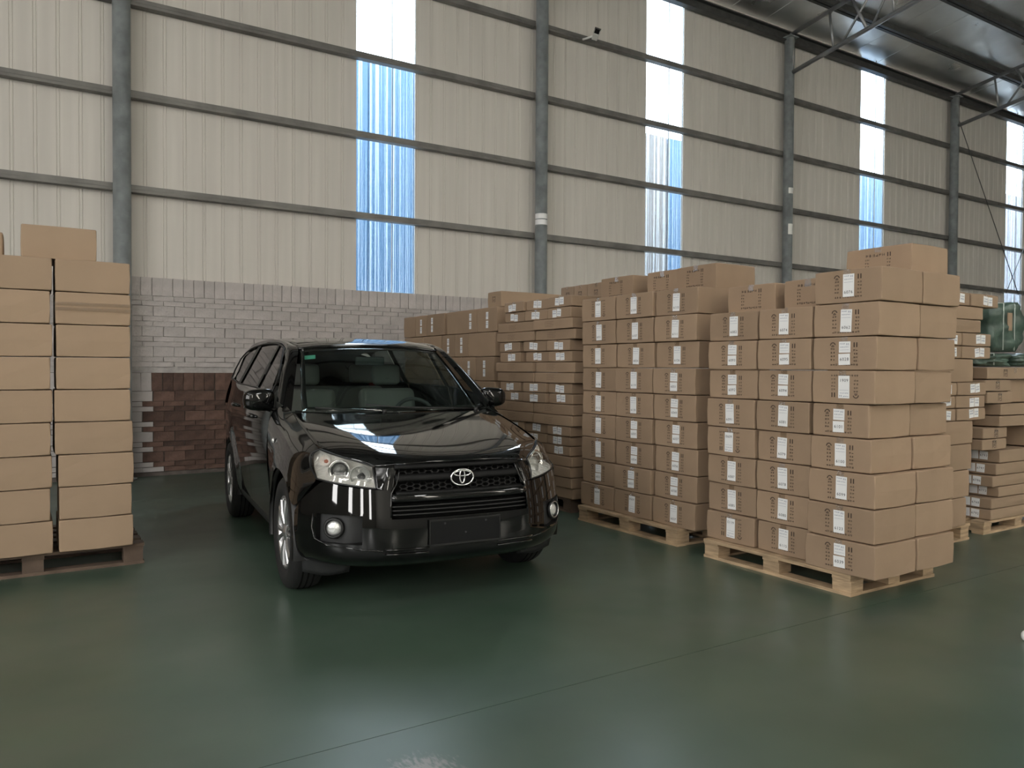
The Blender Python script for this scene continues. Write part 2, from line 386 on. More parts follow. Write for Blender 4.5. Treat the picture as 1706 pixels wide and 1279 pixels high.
# ---- girts
COLX = [1.06, 7.335, 13.60, 20.02, 26.4]; GIRTZ = [3.632, 4.806, 5.953, 7.132]
CY = 10.70
for z in GIRTZ:
    xs = [-10] + COLX + [44]
    for a, b in zip(xs, xs[1:]):
        a2 = a + .095 if a in COLX else a; b2 = b - .095 if b in COLX else b
        v, f = joinv([(boxv(a2, b2, CY + .055, CY + .062, z - .045, z + .045), BOXF), (boxv(a2, b2, CY + .062, WY + .004, z + .039, z + .045), BOXF), (boxv(a2, b2, CY + .062, WY + .004, z - .045, z - .039), BOXF), (boxv(a2, b2, CY + .050, CY + .055, z - .008, z + .008), BOXF)])
        link('girt', mesh('girt', v, f), 'girt', wall)
# ---- columns
clab = ['grey galvanised steel pipe column behind the left carton stack', 'grey steel pipe column rising behind the flat carton stack, wrapped in white tape',
        'grey steel pipe column with pale scuffs rising behind the front pallet', 'grey steel pipe column at far right, thin brace rods beside it', 'farthest grey steel pipe column of the wall']
for i, x in enumerate(COLX[:4]):
    prof = [(.0, .0), (.16, .0), (.16, .015), (.103, .015), (.103, 8.34), (.0, 8.34)]
    v, f = lathe_y(prof, 24); v = [(a, -c, b) for a, b, c in v]
    o = tag(link('steel_column', mesh('steel_column', v, f, False), 'column', None, (x, CY, 0)), clab[i], 'column', 'steel columns along the wall')
    me = o.data; me.polygons.foreach_set('use_smooth', [abs(p.normal.z) < .5 for p in me.polygons])
    link('end_plate', bbox('end_plate', -.13, .13, -.13, .13, 8.34, 8.36), 'column', o)
    if i == 1:
        for z in (3.80, 3.90):
            vv, ff = lathe_y([(.1045, 0), (.1045, .085)], 20, math.pi * .9, math.pi * 2.0); vv = [(a, c * 1.0, b) for a, b, c in vv]
            link('tape_wrap', mesh('tape_wrap', vv, ff, True), 'paper', o, (0, 0, z))
    if i == 2:
        for z, hh in ((4.25, .22), (5.1, .12)):
            vv, ff = lathe_y([(.1042, 0), (.1042, hh)], 14, math.pi * 1.25, math.pi * 1.75); vv = [(a, c, b) for a, b, c in vv]
            link('scuff', mesh('scuff', vv, ff, True), 'white_pl', o, (0, 0, z))
# ---- brace rods
def rod(name, a, b, r, m, label, cat='rod'):
    v, f = tube([a, b], r, 6); return tag(link(name, mesh(name, v, f, True), m), label, cat)
rod('brace_rod', (20.15, CY + .03, 7.98), (23.5, CY + .03, 3.55), .012, 'purlin', 'thin dark brace rod descending from the far right column')
rod('brace_rod', (23.72, CY - .02, 4.95), (22.7, CY - .02, 3.55), .010, 'purlin', 'short thin brace rod crossing the far right window strip')
# ---- roof: foil-faced sheets, purlins, trusses
def roofz(y): return 8.53 + .155 * (10.7 - abs(y))
ceil = struct(empty('ceiling'))
for sgn in (1, -1):
    xs = [-10, 1, 8] + [8 + 1.0 * k for k in range(1, 23)] + [37, 44] if sgn > 0 else [-10, 44]
    for a, b in zip(xs, xs[1:]):
        dz = random.uniform(0, .012); vs = []
        ya, yb = sgn * 10.95, 0.0
        for y in (ya, yb):
            for z in (0, .05): vs += [(a + .002, y, roofz(y) + z + dz + .14), (b - .002, y, roofz(y) + z + dz + .14)]
        fs = [(0, 1, 5, 4), (2, 6, 7, 3), (0, 2, 3, 1), (4, 5, 7, 6), (0, 4, 6, 2), (1, 3, 7, 5)]
        link('roof_sheet', mesh('roof_sheet', vs, fs), 'foil', ceil)
for y in (9.80, 8.60, 7.40, 6.20, 5.0, 3.8, 2.6, 1.4, .3):
    z = roofz(y)
    for dy in (-.05, .05):
        v, f = joinv([(boxv(-10, 44, y + dy - .004, y + dy + .004, z, z + .14), BOXF), (boxv(-10, 44, y + dy - .035, y + dy + .035, z - .004, z + .004), BOXF)])
        link('purlin', mesh('purlin', v, f), 'purlin', ceil)
v, f = joinv([(boxv(-10, 44, 10.80, 10.84, 8.30, 8.50), BOXF), (boxv(-10, 44, 10.72, 10.84, 8.485, 8.51), BOXF), (boxv(-10, 44, 10.70, 10.84, 8.29, 8.31), BOXF)])
link('eave_beam', mesh('eave_beam', v, f), 'purlin', ceil)
tl = ['galvanised pipe roof truss over the left column, above the frame', 'galvanised pipe roof truss over the second column, above the frame', 'galvanised pipe roof truss springing from the column behind the front pallet', 'galvanised pipe roof truss springing from the far right column']
for i, x in enumerate(COLX[:4]):
    t = tag(empty('roof_truss', (x, CY, 8.3)), tl[i], 'truss', 'pipe roof trusses')
    def P(y, low): return (0, y - CY, ((8.40 + .155 * (10.7 - y)) if not low else (7.60 + .165 * (10.7 - y))) - 8.3)
    for nm, low in (('top_chord', False), ('bottom_chord', True)):
        v, f = tube([P(10.68, low), P(0.2, low)], .045 if low else .042, 12); link(nm, mesh(nm, v, f, True), 'truss', t)
    v, f = tube([P(10.62, True), P(10.62, False)], .03, 8); link('web', mesh('web', v, f, True), 'truss', t)
    y = 9.70; k = 0
    v, f = tube([P(9.66, True), P(9.76, False)], .024, 8); link('web', mesh('web', v, f, True), 'truss', t)
    while y > 1.5:
        for a, b, r in (((y - .22, True), (y - .95, False), .024), ((y - .42, False), (y - .76, True), .034), ((y - .86, True), (y - 1.35, False), .024), ((y - 1.30, True), (y - 1.22, False), .022)):
            v, f = tube([P(*a), P(*b)], r, 8); link('web', mesh('web', v, f, True), 'truss', t)
        y -= 1.5
# ---- remaining walls of the hall, out of view
struct(link('wall_left', mesh('wall_left', boxv(-10.2, -10, YB - .2, WY + .3, 0, 10.4), BOXF), 'plainwall'))
struct(link('wall_right', mesh('wall_right', boxv(44, 44.2, YB - .2, WY + .3, 0, 10.4), BOXF), 'plainwall'))
wf = struct(link('wall_front', mesh('wall_front', boxv(-10, 44, YB - .2, YB, 0, 8.7), BOXF), 'plainwall'))
# ---- neighbouring buildings seen through the window strips
def facade(name, x0, x1, y, h, m, label):
    e = tag(empty(name, (x0, y, 0)), label, 'building')
    k = int((x1 - x0) / .9); w = (x1 - x0) / k
    for i in range(k):
        link('facade_panel', mesh('facade_panel', boxv(i * w + .01, (i + 1) * w - .01, 0, .1, 0, h), BOXF), m, e)
    link('wall', mesh('wall', boxv(0, x1 - x0, .1, 6, 0, h - .1), BOXF), m, e)
    return e
facade('neighbour_building', 3.0, 9.0, 15.0, 7.65, 'blue_wall', 'blue clad building outside, seen through the window strip beside the car')
facade('neighbour_building', 12.2, 14.25, 15.0, 7.45, 'beige_wall', 'off-white clad building outside, seen through the second window strip')
facade('neighbour_building', 14.3, 19.0, 15.0, 7.45, 'blue_wall', 'blue clad building outside, at the edge of the second window strip')
facade('neighbour_building', 22.0, 25.5, 15.0, 7.75, 'blue_wall', 'blue clad building outside, seen through the third window strip')
facade('neighbour_building', 31.0, 36.0, 15.0, 8.2, 'grey_wall', 'grey white clad building outside, seen through the farthest window strip')
struct(link('floor_outside', mesh('floor_outside', boxv(-30, 80, WY + .35, 60, -.4, -.2), BOXF), 'ground'))
# ---- security camera on the upper girt
e = tag(empty('security_camera', (8.21, CY + .045, 7.095)), 'small white security camera with dark square face mounted on the top girt', 'camera')
v, f = tube([(0, 0, 0), (.03, -.06, .0), (.09, -.15, .02)], .018, 8); link('bracket', mesh('bracket', v, f, True), 'white_pl', e)
b = link('housing', bbox('housing', -.05, .05, -.09, .09, -.05, .05, .012, 2), 'white_pl', e, (.13, -.20, .035), (math.radians(-12), math.radians(18), math.radians(-30)))
link('lens_face', bbox('lens_face', -.044, .044, -.094, -.088, -.044, .044, .004), 'dark', b)
link('sunshade', bbox('sunshade', -.055, .055, -.115, .06, .052, .057), 'girt', b)

# ================================================================== THE CAR (x forward from the front axle, y to its left, z up)
car = tag(empty('car', (2.286, 4.859, 0), math.radians(-95.85)), 'black compact SUV parked nose out between the carton stacks', 'car')
V = Vector
def cpart(name, me, m, parent=None, loc=(0, 0, 0), rot=(0, 0, 0)): return link(name, me, m, parent or car, loc, rot)
def full(ctrl):   # half control grid (y from 0 outwards) -> grid over both sides
    return [[V((p[0], -p[1], p[2])) for p in r[:0:-1]] + [V(p) for p in r] for r in ctrl]
# ---- hood
hood_c = [
 [(.812, 0, .860), (.806, .16, .859), (.785, .33, .851), (.748, .43, .842), (.708, .50, .836)],
 [(.765, 0, .884), (.758, .17, .884), (.732, .35, .880), (.690, .46, .872), (.640, .555, .857)],
 [(.66, 0, .912), (.655, .19, .912), (.635, .39, .912), (.60, .515, .903), (.535, .645, .881)],
 [(.45, 0, .953), (.45, .21, .954), (.44, .44, .957), (.42, .575, .948), (.385, .738, .918)],
 [(.15, 0, 1.003), (.15, .23, 1.004), (.15, .47, 1.006), (.14, .61, 1.004), (.12, .757, .984)],
 [(-.13, 0, 1.049), (-.13, .24, 1.050), (-.13, .50, 1.052), (-.15, .63, 1.054), (-.20, .758, 1.053)],
 [(-.36, 0, 1.086), (-.365, .25, 1.087), (-.38, .51, 1.091), (-.41, .64, 1.095), (-.45, .752, 1.096)]]
cpart('hood', gridmesh('hood', patch(full(hood_c), 6, 5), thick=.012), 'paint')
# cowl
cowl = [[(-.34, 0, 1.045), (-.345, .3, 1.05), (-.38, .55, 1.06), (-.43, .72, 1.075)], [(-.46, 0, 1.065), (-.465, .3, 1.07), (-.50, .55, 1.082), (-.56, .70, 1.10)]]
cpart('cowl', gridmesh('cowl', patch(full(cowl), 2, 5), thick=.01), 'black')
# ---- windshield
ws_c = [
 [(-.372, 0, 1.094), (-.378, .22, 1.095), (-.402, .44, 1.098), (-.455, .672, 1.104)],
 [(-.60, 0, 1.272), (-.606, .21, 1.271), (-.63, .42, 1.262), (-.67, .640, 1.262)],
 [(-.83, 0, 1.435), (-.836, .20, 1.434), (-.85, .39, 1.428), (-.875, .602, 1.415)],
 [(-1.05, 0, 1.577), (-1.053, .19, 1.574), (-1.06, .37, 1.565), (-1.075, .566, 1.545)]]
cpart('windshield', gridmesh('windshield', patch(full(ws_c), 6, 6), thick=.005), 'windshield')
# black frit around the glass
wsg = patch(full(ws_c), 6, 6)
frit = []
for i, r in enumerate(wsg):
    pass
R, C = len(wsg), len(wsg[0]); keepf = []
vs = [v + V((-.006, 0, -.004)) for r in wsg for v in r]
for i in range(R - 1):
    for j in range(C - 1):
        if i < 1 or i >= R - 2 or j < 1 or j >= C - 2: keepf.append((i * C + j, i * C + j + 1, (i + 1) * C + j + 1, (i + 1) * C + j))
cpart('windshield_frit', mesh('windshield_frit', vs, keepf, True), 'dark')
# ---- roof
roof_c = [
 [(-1.062, 0, 1.588), (-1.065, .2, 1.585), (-1.07, .38, 1.576), (-1.085, .575, 1.556)],
 [(-1.20, 0, 1.624), (-1.20, .2, 1.621), (-1.20, .40, 1.611), (-1.22, .592, 1.588)],
 [(-1.5, 0, 1.660), (-1.5, .2, 1.657), (-1.5, .41, 1.648), (-1.5, .608, 1.625)],
 [(-2.2, 0, 1.685), (-2.2, .2, 1.682), (-2.2, .42, 1.674), (-2.2, .615, 1.652)],
 [(-3.0, 0, 1.665), (-3.0, .2, 1.663), (-3.0, .41, 1.655), (-3.0, .605, 1.635)],
 [(-3.52, 0, 1.590), (-3.52, .2, 1.588), (-3.51, .39, 1.58), (-3.48, .575, 1.565)]]
cpart('roof', gridmesh('roof', patch(full(roof_c), 5, 5), thick=.015), 'paint')
# ---- side surface
SIDE = [(.28, .835), (.34, .862), (.45, .872), (.60, .884), (.78, .897), (.92, .895), (1.03, .882), (1.12, .865), (1.245, .832)]
TAPER = [(-3.75, .90), (-3.5, .945), (-3.2, .98), (-2.7, 1.0), (-.4, 1.0), (.3, .985)]
def side_y(x, z):
    y = smooth_table(SIDE, z) * smooth_table(TAPER, x)
    for wx in (0, -2.66):
        d = math.hypot(x - wx, z - .345)
        if d < .56: y += .022 * (1 - smoothstep(.43, .56, d))
    return y
def smoothstep(a, b, x):
    t = min(1, max(0, (x - a) / (b - a))); return t * t * (3 - 2 * t)
BELT = [(-3.5, 1.30), (-3.0, 1.272), (-2.6, 1.250), (-1.9, 1.243), (-1.2, 1.225), (-.55, 1.135)]
def belt(x): return smooth_table(BELT, x)
ARCH = .415
def arch(wx, x):
    d = abs(x - wx)
    return .345 + math.sqrt(max(0, ARCH * ARCH - d * d)) if d < ARCH else None
def sill(x):
    z = .315
    for wx in (0, -2.66):
        a = arch(wx, x)
        if a and a > z: z = a
    return z
def side_panel(x0, x1, ztop, nx=24, nz=12, zbot=sill):
    g = []
    for i in range(nx + 1):
        x = x0 + (x1 - x0) * i / nx; lo, hi = zbot(x), ztop(x); g.append([V((x, side_y(x, lo + (hi - lo) * k / nz), lo + (hi - lo) * k / nz)) for k in range(nz + 1)])
    return g
def gl_y(z): return .826 - .53 * (z - 1.245)
def glass_panel(fx0, fx1, top, n=10):
    g = []
    for k in range(n + 1):
        t = k / n; r = []
        for i in range(n + 1):
            s = i / n
            x = (fx0[0] + (fx0[1] - fx0[0]) * t) * (1 - s) + (fx1[0] + (fx1[1] - fx1[0]) * t) * s
            lo = belt(x) + .006; hi = top(x); z = lo + (hi - lo) * t; r.append(V((x, gl_y(z) - .008, z)))
        g.append(r)
    return g
def gtop(x): return smooth_table([(-3.5, 1.50), (-3.2, 1.575), (-2.6, 1.612), (-1.9, 1.612), (-1.5, 1.592), (-1.25, 1.56), (-1.10, 1.522), (-.6, 1.16)], x)
fender_c = [
 [(.390, .742, .915), (.374, .795, .884), (.412, .802, .815), (.532, .793, .756), (.505, .815, .71)],
 [(.30, .752, .942), (.305, .822, .890), (.345, .852, .805), (.385, .872, .70), (.372, .890, .585)],
 [(.20, .757, .966), (.21, .832, .910), (.215, .872, .84), (.22, .895, .76), (.225, .905, .70)],
 [(.0, .760, 1.012), (.0, .845, .955), (.0, .885, .88), (.0, .904, .81), (.0, .914, .762)],
 [(-.20, .760, 1.055), (-.21, .852, .995), (-.215, .890, .90), (-.22, .908, .80), (-.225, .910, .695)],
 [(-.36, .756, 1.090), (-.37, .858, 1.035), (-.39, .892, .92), (-.40, .900, .70), (-.405, .898, .44)],
 [(-.53, .775, 1.142), (-.55, .862, 1.085), (-.55, .893, .92), (-.55, .885, .65), (-.55, .852, .315)]]
frame_in = [(-.445, .748, 1.094), (-.72, .672, 1.305), (-.90, .622, 1.440), (-1.07, .582, 1.553), (-1.22, .596, 1.588), (-1.5, .611, 1.625), (-2.2, .618, 1.652), (-3.0, .608, 1.635), (-3.48, .578, 1.565)]
frame_out = [(-.60, .822, 1.165), (-.82, .755, 1.345), (-.97, .700, 1.455), (-1.12, .672, 1.528), (-1.30, .648, 1.573), (-1.55, .636, 1.600), (-2.2, .630, 1.616), (-3.0, .648, 1.598), (-3.40, .675, 1.530)]
fr_c = []
for a, b in zip(frame_in, frame_out):
    a, b = V(a), V(b); mid = (a + b) / 2 + V((0, .016, .016)); fr_c.append([a, mid, b])
for sg, sd in ((1, 'left'), (-1, 'right')):
    fl = (lambda g: g) if sg > 0 else mir
    cpart('front_fender', gridmesh('front_fender', fl(patch([[V(p) for p in r] for r in fender_c], 5, 5))), 'paint')
    cpart('roof_frame', gridmesh('roof_frame', fl(patch(fr_c, 5, 5))), 'paint')
    dr = cpart('front_door', gridmesh('front_door', fl(side_panel(-.556, -1.482, lambda x: belt(x)))), 'paint')
    d2 = cpart('rear_door', gridmesh('rear_door', fl(side_panel(-1.488, -2.58, lambda x: belt(x), 40))), 'paint')
    q = cpart('rear_quarter', gridmesh('rear_quarter', fl(side_panel(-2.586, -3.62, lambda x: belt(x), 48))), 'paint')
    cpart('side_glass', gridmesh('front_glass', fl(glass_panel((-.60, -1.13), (-1.44, -1.50), gtop))), 'side_glass', dr)
    cpart('side_glass', gridmesh('rear_glass', fl(glass_panel((-1.52, -1.58), (-2.54, -2.56), gtop))), 'side_glass', d2)
    cpart('side_glass', gridmesh('quarter_glass', fl(glass_panel((-2.68, -2.68), (-3.22, -3.40), gtop))), 'side_glass', q)
    for x0, x1, y0, y1, nm, pa in ((-1.43, -1.53, -1.495, -1.585, 'pillar_trim', dr), (-2.53, -2.69, -2.55, -2.69, 'pillar_trim', q)):
        g = []
        for k in range(9):
            t = k / 8; r = []
            for i in range(3):
                s = i / 2; x = (x0 + (y0 - x0) * t) * (1 - s) + (x1 + (y1 - x1) * t) * s
                lo, hi = belt(x), gtop(x) + .01; z = lo + (hi - lo) * t; r.append(V((x, gl_y(z) + .002, z)))
            g.append(r)
        cpart(nm, gridmesh(nm, fl(g)), 'black', pa)
    # black weatherstrip round the glasses
    loop = [V((x, gl_y(belt(x)) + .004, belt(x) + .004)) for x in [-.62 - .1 * k for k in range(28)]] + [V((-3.36, gl_y(1.36) + .004, 1.38)), V((-3.43, gl_y(1.48) + .004, 1.49)), V((-3.40, gl_y(1.53) + .002, 1.53))] + [V((x, gl_y(gtop(x)) + .003, gtop(x) + .003)) for x in [-3.3 + .1 * k for k in range(22)]] + [V((-1.02, .715, 1.455)), V((-.82, .772, 1.325))]
    v, f = tube([(p.x, sg * p.y, p.z) for p in loop], .008, 6, closed=True); cpart('weatherstrip', mesh('weatherstrip', v, f, True), 'black')
    # rear corner pillar
    dp = [[V((-3.36, .690, 1.50)), V((-3.46, .655, 1.53)), V((-3.50, .575, 1.56))], [V((-3.30, .745, 1.38)), V((-3.50, .735, 1.38)), V((-3.58, .66, 1.40))], [V((-3.10, .812, 1.278)), V((-3.48, .80, 1.25)), V((-3.63, .72, 1.25))]]
    cpart('rear_pillar', gridmesh('rear_pillar', fl(patch(dp, 5, 5))), 'paint')
    tl_c = [[V((-3.42, .805, 1.27)), V((-3.56, .775, 1.27)), V((-3.66, .70, 1.26))], [V((-3.40, .845, 1.15)), V((-3.58, .82, 1.15)), V((-3.70, .72, 1.15))], [V((-3.42, .865, 1.03)), V((-3.60, .835, 1.03)), V((-3.70, .74, 1.03))]]
    cpart('tail_light', gridmesh('tail_light', fl(patch(tl_c, 4, 4))), mat('tail_lens', (.20, .012, .012), .15, coat=1.0) if sg > 0 else bpy.data.materials['tail_lens'])
    # door handles
    for hx, hz, pa in ((-1.35, 1.02, dr), (-2.42, 1.06, d2)):
        y = side_y(hx, hz); v, f = tube([(hx + .10, sg * (y - .005), hz), (hx + .07, sg * (y + .025), hz + .004), (hx - .06, sg * (y + .03), hz + .006), (hx - .10, sg * (y - .005), hz + .004)], .014, 8)
        cpart('door_handle', mesh('door_handle', v, f, True), 'paint', pa)
    # side repeater
    y = .898; v, f = lathe_y([(.0, .012), (.012, .010), (.018, 0)], 16); v = [(a, sg * b, c) for a, b, c in v]
    cpart('side_repeater', mesh('side_repeater', v, f, True), 'lampwhite', None, (-.285, sg * (y - .002), .915))
    # sill cladding
    g = []
    for i in range(13):
        x = -.42 - 1.82 * i / 12; g.append([V((x, .80, .25)), V((x, .845, .262)), V((x, .862, .30)), V((x, .858, .335))])
    cpart('sill', gridmesh('sill', fl(g)), 'black')
    # wheel arch liners
    for wx in (0, -2.66):
        v, f = lathe_y([(.415, .50), (.43, .80), (.422, .895), (.405, .905), (.40, .88)], 30, math.radians(-12), math.radians(192)); v = [(a + wx, sg * b, c + .345) for a, b, c in v]
        cpart('arch_liner', mesh('arch_liner', v, f, True), 'black')
# ---- tailgate and rear bumper
tg = [[(-3.53, 0, 1.58), (-3.52, .3, 1.578), (-3.49, .575, 1.56)], [(-3.62, 0, 1.40), (-3.61, .36, 1.40), (-3.585, .66, 1.40)], [(-3.68, 0, 1.22), (-3.67, .38, 1.22), (-3.64, .72, 1.22)], [(-3.72, 0, .95), (-3.715, .40, .95), (-3.69, .76, .95)], [(-3.73, 0, .65), (-3.725, .42, .65), (-3.68, .80, .65)], [(-3.72, 0, .33), (-3.71, .42, .33), (-3.64, .78, .33)]]
cpart('tailgate', gridmesh('tailgate', patch(full(tg), 4, 4)), 'paint')
# ---- front surfaces: plan curve + vertical profile
PLAN = [(0, .888, 0), (.12, .885, .16), (.24, .873, .32), (.34, .848, .45), (.44, .795, .57), (.56, .715, .68), (.68, .615, .775), (.80, .520, .835), (.90, .455, .872), (1.0, .405, .892)]
PX = [(a, b) for a, b, c in PLAN]; PY = [(a, c) for a, b, c in PLAN]
PROF = [(.24, -.17), (.262, -.105), (.295, -.04), (.345, -.006), (.42, .004), (.50, .0), (.56, -.008), (.63, -.022), (.69, -.036), (.76, -.055), (.83, -.082), (.87, -.11)]
def front(s, z, off=0.0):
    x, y = smooth_table(PX, s), smooth_table(PY, s); p = smooth_table(PROF, z); w = 1 - .72 * s
    tx = smooth_table(PX, min(1, s + .01)) - smooth_table(PX, max(0, s - .01)); ty = smooth_table(PY, min(1, s + .01)) - smooth_table(PY, max(0, s - .01))
    nl = math.hypot(tx, ty); nx, ny = ty / nl, -tx / nl
    return V((x + p * max(.30, nx) + nx * off, y + p * max(0, ny) * .55 + ny * off, z))
def s_of_y(yy):
    lo, hi = 0, 1
    for _ in range(40):
        m = (lo + hi) / 2
        if smooth_table(PY, m) < yy: lo = m
        else: hi = m
    return lo
def fgrid(s0, s1, zlo, zhi, ns, nz, off=0.0):
    g = []
    for k in range(nz + 1):
        r = []
        for i in range(ns + 1):
            s = s0 + (s1 - s0) * i / ns; a = zlo(s) if callable(zlo) else zlo; b = zhi(s) if callable(zhi) else zhi
            r.append(front(s, a + (b - a) * k / nz, off(s, k / nz) if callable(off) else off))
        g.append(r)
    return g
def both(g):   # half grid (s from 0) -> full width
    return [[V((p.x, -p.y, p.z)) for p in r[:0:-1]] + r for r in g]
sI, sG, sH, sFa, sFb = s_of_y(.432), s_of_y(.405), s_of_y(.497), s_of_y(.585), s_of_y(.80)
def lamp_bottom(s):   # top edge of the bumper under the headlamp, running back to the arch
    return smooth_table([(sH, .708), (s_of_y(.60), .716), (s_of_y(.70), .728), (s_of_y(.785), .742), (.80, .68), (.92, .61), (1.0, .56)], s)
def slist(*ks):
    out = []
    for (a, b, n) in ks: out += [a + (b - a) * i / n for i in range(n)]
    return out + [ks[-1][1]]
SL = slist((0, sI, 14), (sI, sFa, 6), (sFa, sFb, 12), (sFb, 1, 12))
ZL = slist((.252, .40, 10), (.40, .545, 7), (.545, .565, 1)); nb0 = 17; NU = 9
bv, bf, vid = [], [], {}
def bvert(i, k):
    if (i, k) not in vid:
        s = SL[i]; z = ZL[k] if k < len(ZL) else .565 + (lamp_bottom(s) - .565) * (k - len(ZL) + 1) / NU
        vid[(i, k)] = len(bv); bv.append(front(s, z))
    return vid[(i, k)]
for i in range(len(SL) - 1):
    sm = (SL[i] + SL[i + 1]) / 2; top = len(ZL) - 1 + NU if sm > sI else nb0
    for k in range(top):
        if sFa < sm < sFb and k < len(ZL) - 1 and .40 < (ZL[k] + ZL[k + 1]) / 2 < .565: continue
        bf.append((bvert(i, k), bvert(i + 1, k), bvert(i + 1, k + 1), bvert(i, k + 1)))
n0 = len(bv); cen = {}
mv2 = [V((p.x, -p.y, p.z)) for p in bv]
bumper = cpart('front_bumper', mesh('front_bumper', bv + mv2, bf + [tuple(n0 + q for q in f_[::-1]) for f_ in bf], True), 'paint')
bmm = bmesh.new(); bmm.from_mesh(bumper.data); bmesh.ops.remove_doubles(bmm, verts=bmm.verts[:], dist=.0005); bmm.to_mesh(bumper.data); bmm.free()
for sg in (1, -1):
    fl = (lambda g: g) if sg > 0 else mir
    # fog lamp pocket
    fg = fgrid(sFa, sFb, .40, .565, 8, 6, lambda s, t: -.035 - .05 * (1 - smoothstep(sFa, sFa + .10, s)))
    cpart('fog_lamp_pocket', gridmesh('fog_lamp_pocket', fl(fg)), 'grey_plastic', bumper)
    for s_, nm in ((sFa, 'w'), (sFb, 'w')):
        g = [[front(s_, .40 + .165 * k / 6, .0) for k in range(7)], [front(s_, .40 + .165 * k / 6, -.09) for k in range(7)]]
        cpart('fog_lamp_pocket', gridmesh('fog_wall', fl(g)), 'black', bumper)
    for z_ in (.40, .565):
        g = [[front(sFa + (sFb - sFa) * k / 8, z_, .0) for k in range(9)], [front(sFa + (sFb - sFa) * k / 8, z_, -.09) for k in range(9)]]
        cpart('fog_lamp_pocket', gridmesh('fog_wall', fl(g)), 'black', bumper)
    fc = V((.665, .718, .487)); fdir = V((.86, .48, .05)).normalized()
    rotq = fdir.to_track_quat('Y', 'Z').to_euler() if sg > 0 else V((fdir.x, -fdir.y, fdir.z)).to_track_quat('Y', 'Z').to_euler()
    fc2 = (fc.x, sg * fc.y, fc.z)
    v, f = lathe_y([(.0, -.03), (.045, -.03), (.062, .0), (.058, .012), (.049, .014), (.045, .002)], 28)
    fo = cpart('fog_lamp', mesh('fog_lamp', v, f, True), 'black', None, fc2, rotq)
    v, f = lathe_y([(.0, .012), (.025, .010), (.044, .0), (.044, -.01)], 28); cpart('lamp_glass', mesh('lamp_glass', v, f, True), 'lampwhite', fo)
    v, f = tube([(.0505 * math.cos(t), .013, .0505 * math.sin(t)) for t in [2 * math.pi * k / 32 for k in range(32)]], .0035, 6, closed=True); cpart('lamp_ring', mesh('lamp_ring', v, f, True), 'chrome' if sg > 0 else 'grey_plastic', fo)
    # panel between grille and headlamp
    gs = [[V((.808, .412, .690)), V((.800, .455, .695)), V((.776, .502, .706))], [V((.794, .395, .765)), V((.783, .445, .768)), V((.748, .502, .772))], [V((.768, .376, .838)), V((.752, .43, .838)), V((.708, .502, .836))]]
    cpart('grille_surround', gridmesh('grille_surround', fl(patch(gs, 5, 5)), thick=.006), 'paint')
    # air deflector ahead of the tyre
    g = [[V((.47, .56, .275)), V((.455, .71, .275)), V((.42, .85, .285))], [V((.44, .57, .165)), V((.425, .71, .155)), V((.39, .84, .185))]]
    cpart('air_deflector', gridmesh('air_deflector', fl(patch(g, 4, 4)), thick=.006), 'grey_plastic')
# intake louvres and bars
cpart('intake_back', gridmesh('intake_back', both(fgrid(0, sI, .54, .66, 12, 3, -.05)), flip=True), 'dark')
for z, hh, nm, m in ((.660, .040, 'grille_bar', 'paint'), (.612, .012, 'intake_slat', 'black'), (.590, .012, 'intake_slat', 'black'), (.567, .012, 'intake_slat', 'black')):
    g = fgrid(0, sI, z - hh / 2, z + hh / 2, 16, 5, lambda s, t: (.010 if nm == 'grille_bar' else -.012) * (1 - (2 * t - 1) ** 2) - .004)
    cpart(nm, gridmesh(nm, both(g), thick=.01, flip=True), m)
# bumper lower slot bars
for sg in (1, -1):
    v, f = tube([(p.x, sg * p.y, p.z) for p in [front(s_of_y(.22 + .05 * k), .345, .004) for k in range(6)]], .006, 6); cpart('slot_trim', mesh('slot_trim', v, f, True), 'paint', bumper)
    v, f = tube([(p.x, sg * p.y, p.z) for p in [front(s_of_y(.22 + .05 * k), .372, .002) for k in range(6)]], .006, 6); cpart('slot_trim', mesh('slot_trim', v, f, True), 'paint', bumper)
    v, f = tube([(p.x, sg * p.y, p.z) for p in [front(sFb + .03, .56, .002), front(sFb + .035, .48, .002), front(sFb + .01, .42, .002), front(sFb - .08, .388, .004), front(sFa, .374, .004), front(sFa - .09, .366, .003)]], .005, 6); cpart('fog_trim', mesh('fog_trim', v, f, True), 'paint', bumper)
# grille
grille = cpart('grille', gridmesh('grille', both(fgrid(0, sG, .675, .842, 12, 4, -.045)), flip=True), 'dark')
vs, fs = [], []
def hexcell(yc, zc, a, b, t, dep):
    base = len(vs); s_y = lambda y: s_of_y(abs(y))
    ring = [(a * .5, b), (a, 0), (a * .5, -b), (-a * .5, -b), (-a, 0), (-a * .5, b)]
    for k, sc in ((0, 1.0), (0, 1 - t), (1, 1 - t)):
        for u, w in ring:
            y = yc + u * sc; p = front(s_y(y), zc + w * sc, -.012 - k * dep); vs.append((p.x, math.copysign(p.y, y), p.z))
    for i in range(6):
        j = (i + 1) % 6; fs.extend([(base + i, base + j, base + 6 + j, base + 6 + i), (base + 6 + i, base + 6 + j, base + 12 + j, base + 12 + i)])
a, b = .0265, .0125
for rows in ((.806, .794), (.735, .7225, .710, .6975)):
    for ri, z in enumerate(rows):
        k = -12
        while k <= 12:
            y = k * a * 3.0 + (ri % 2) * a * 1.5
            if .065 < abs(y) < .372 or (abs(y) <= .065 and z < .70): hexcell(y, z, a, b, .22, .018)
            k += 1
cpart('grille_mesh', mesh('grille_mesh', vs, fs), 'grille', grille)['kind'] = 'stuff'
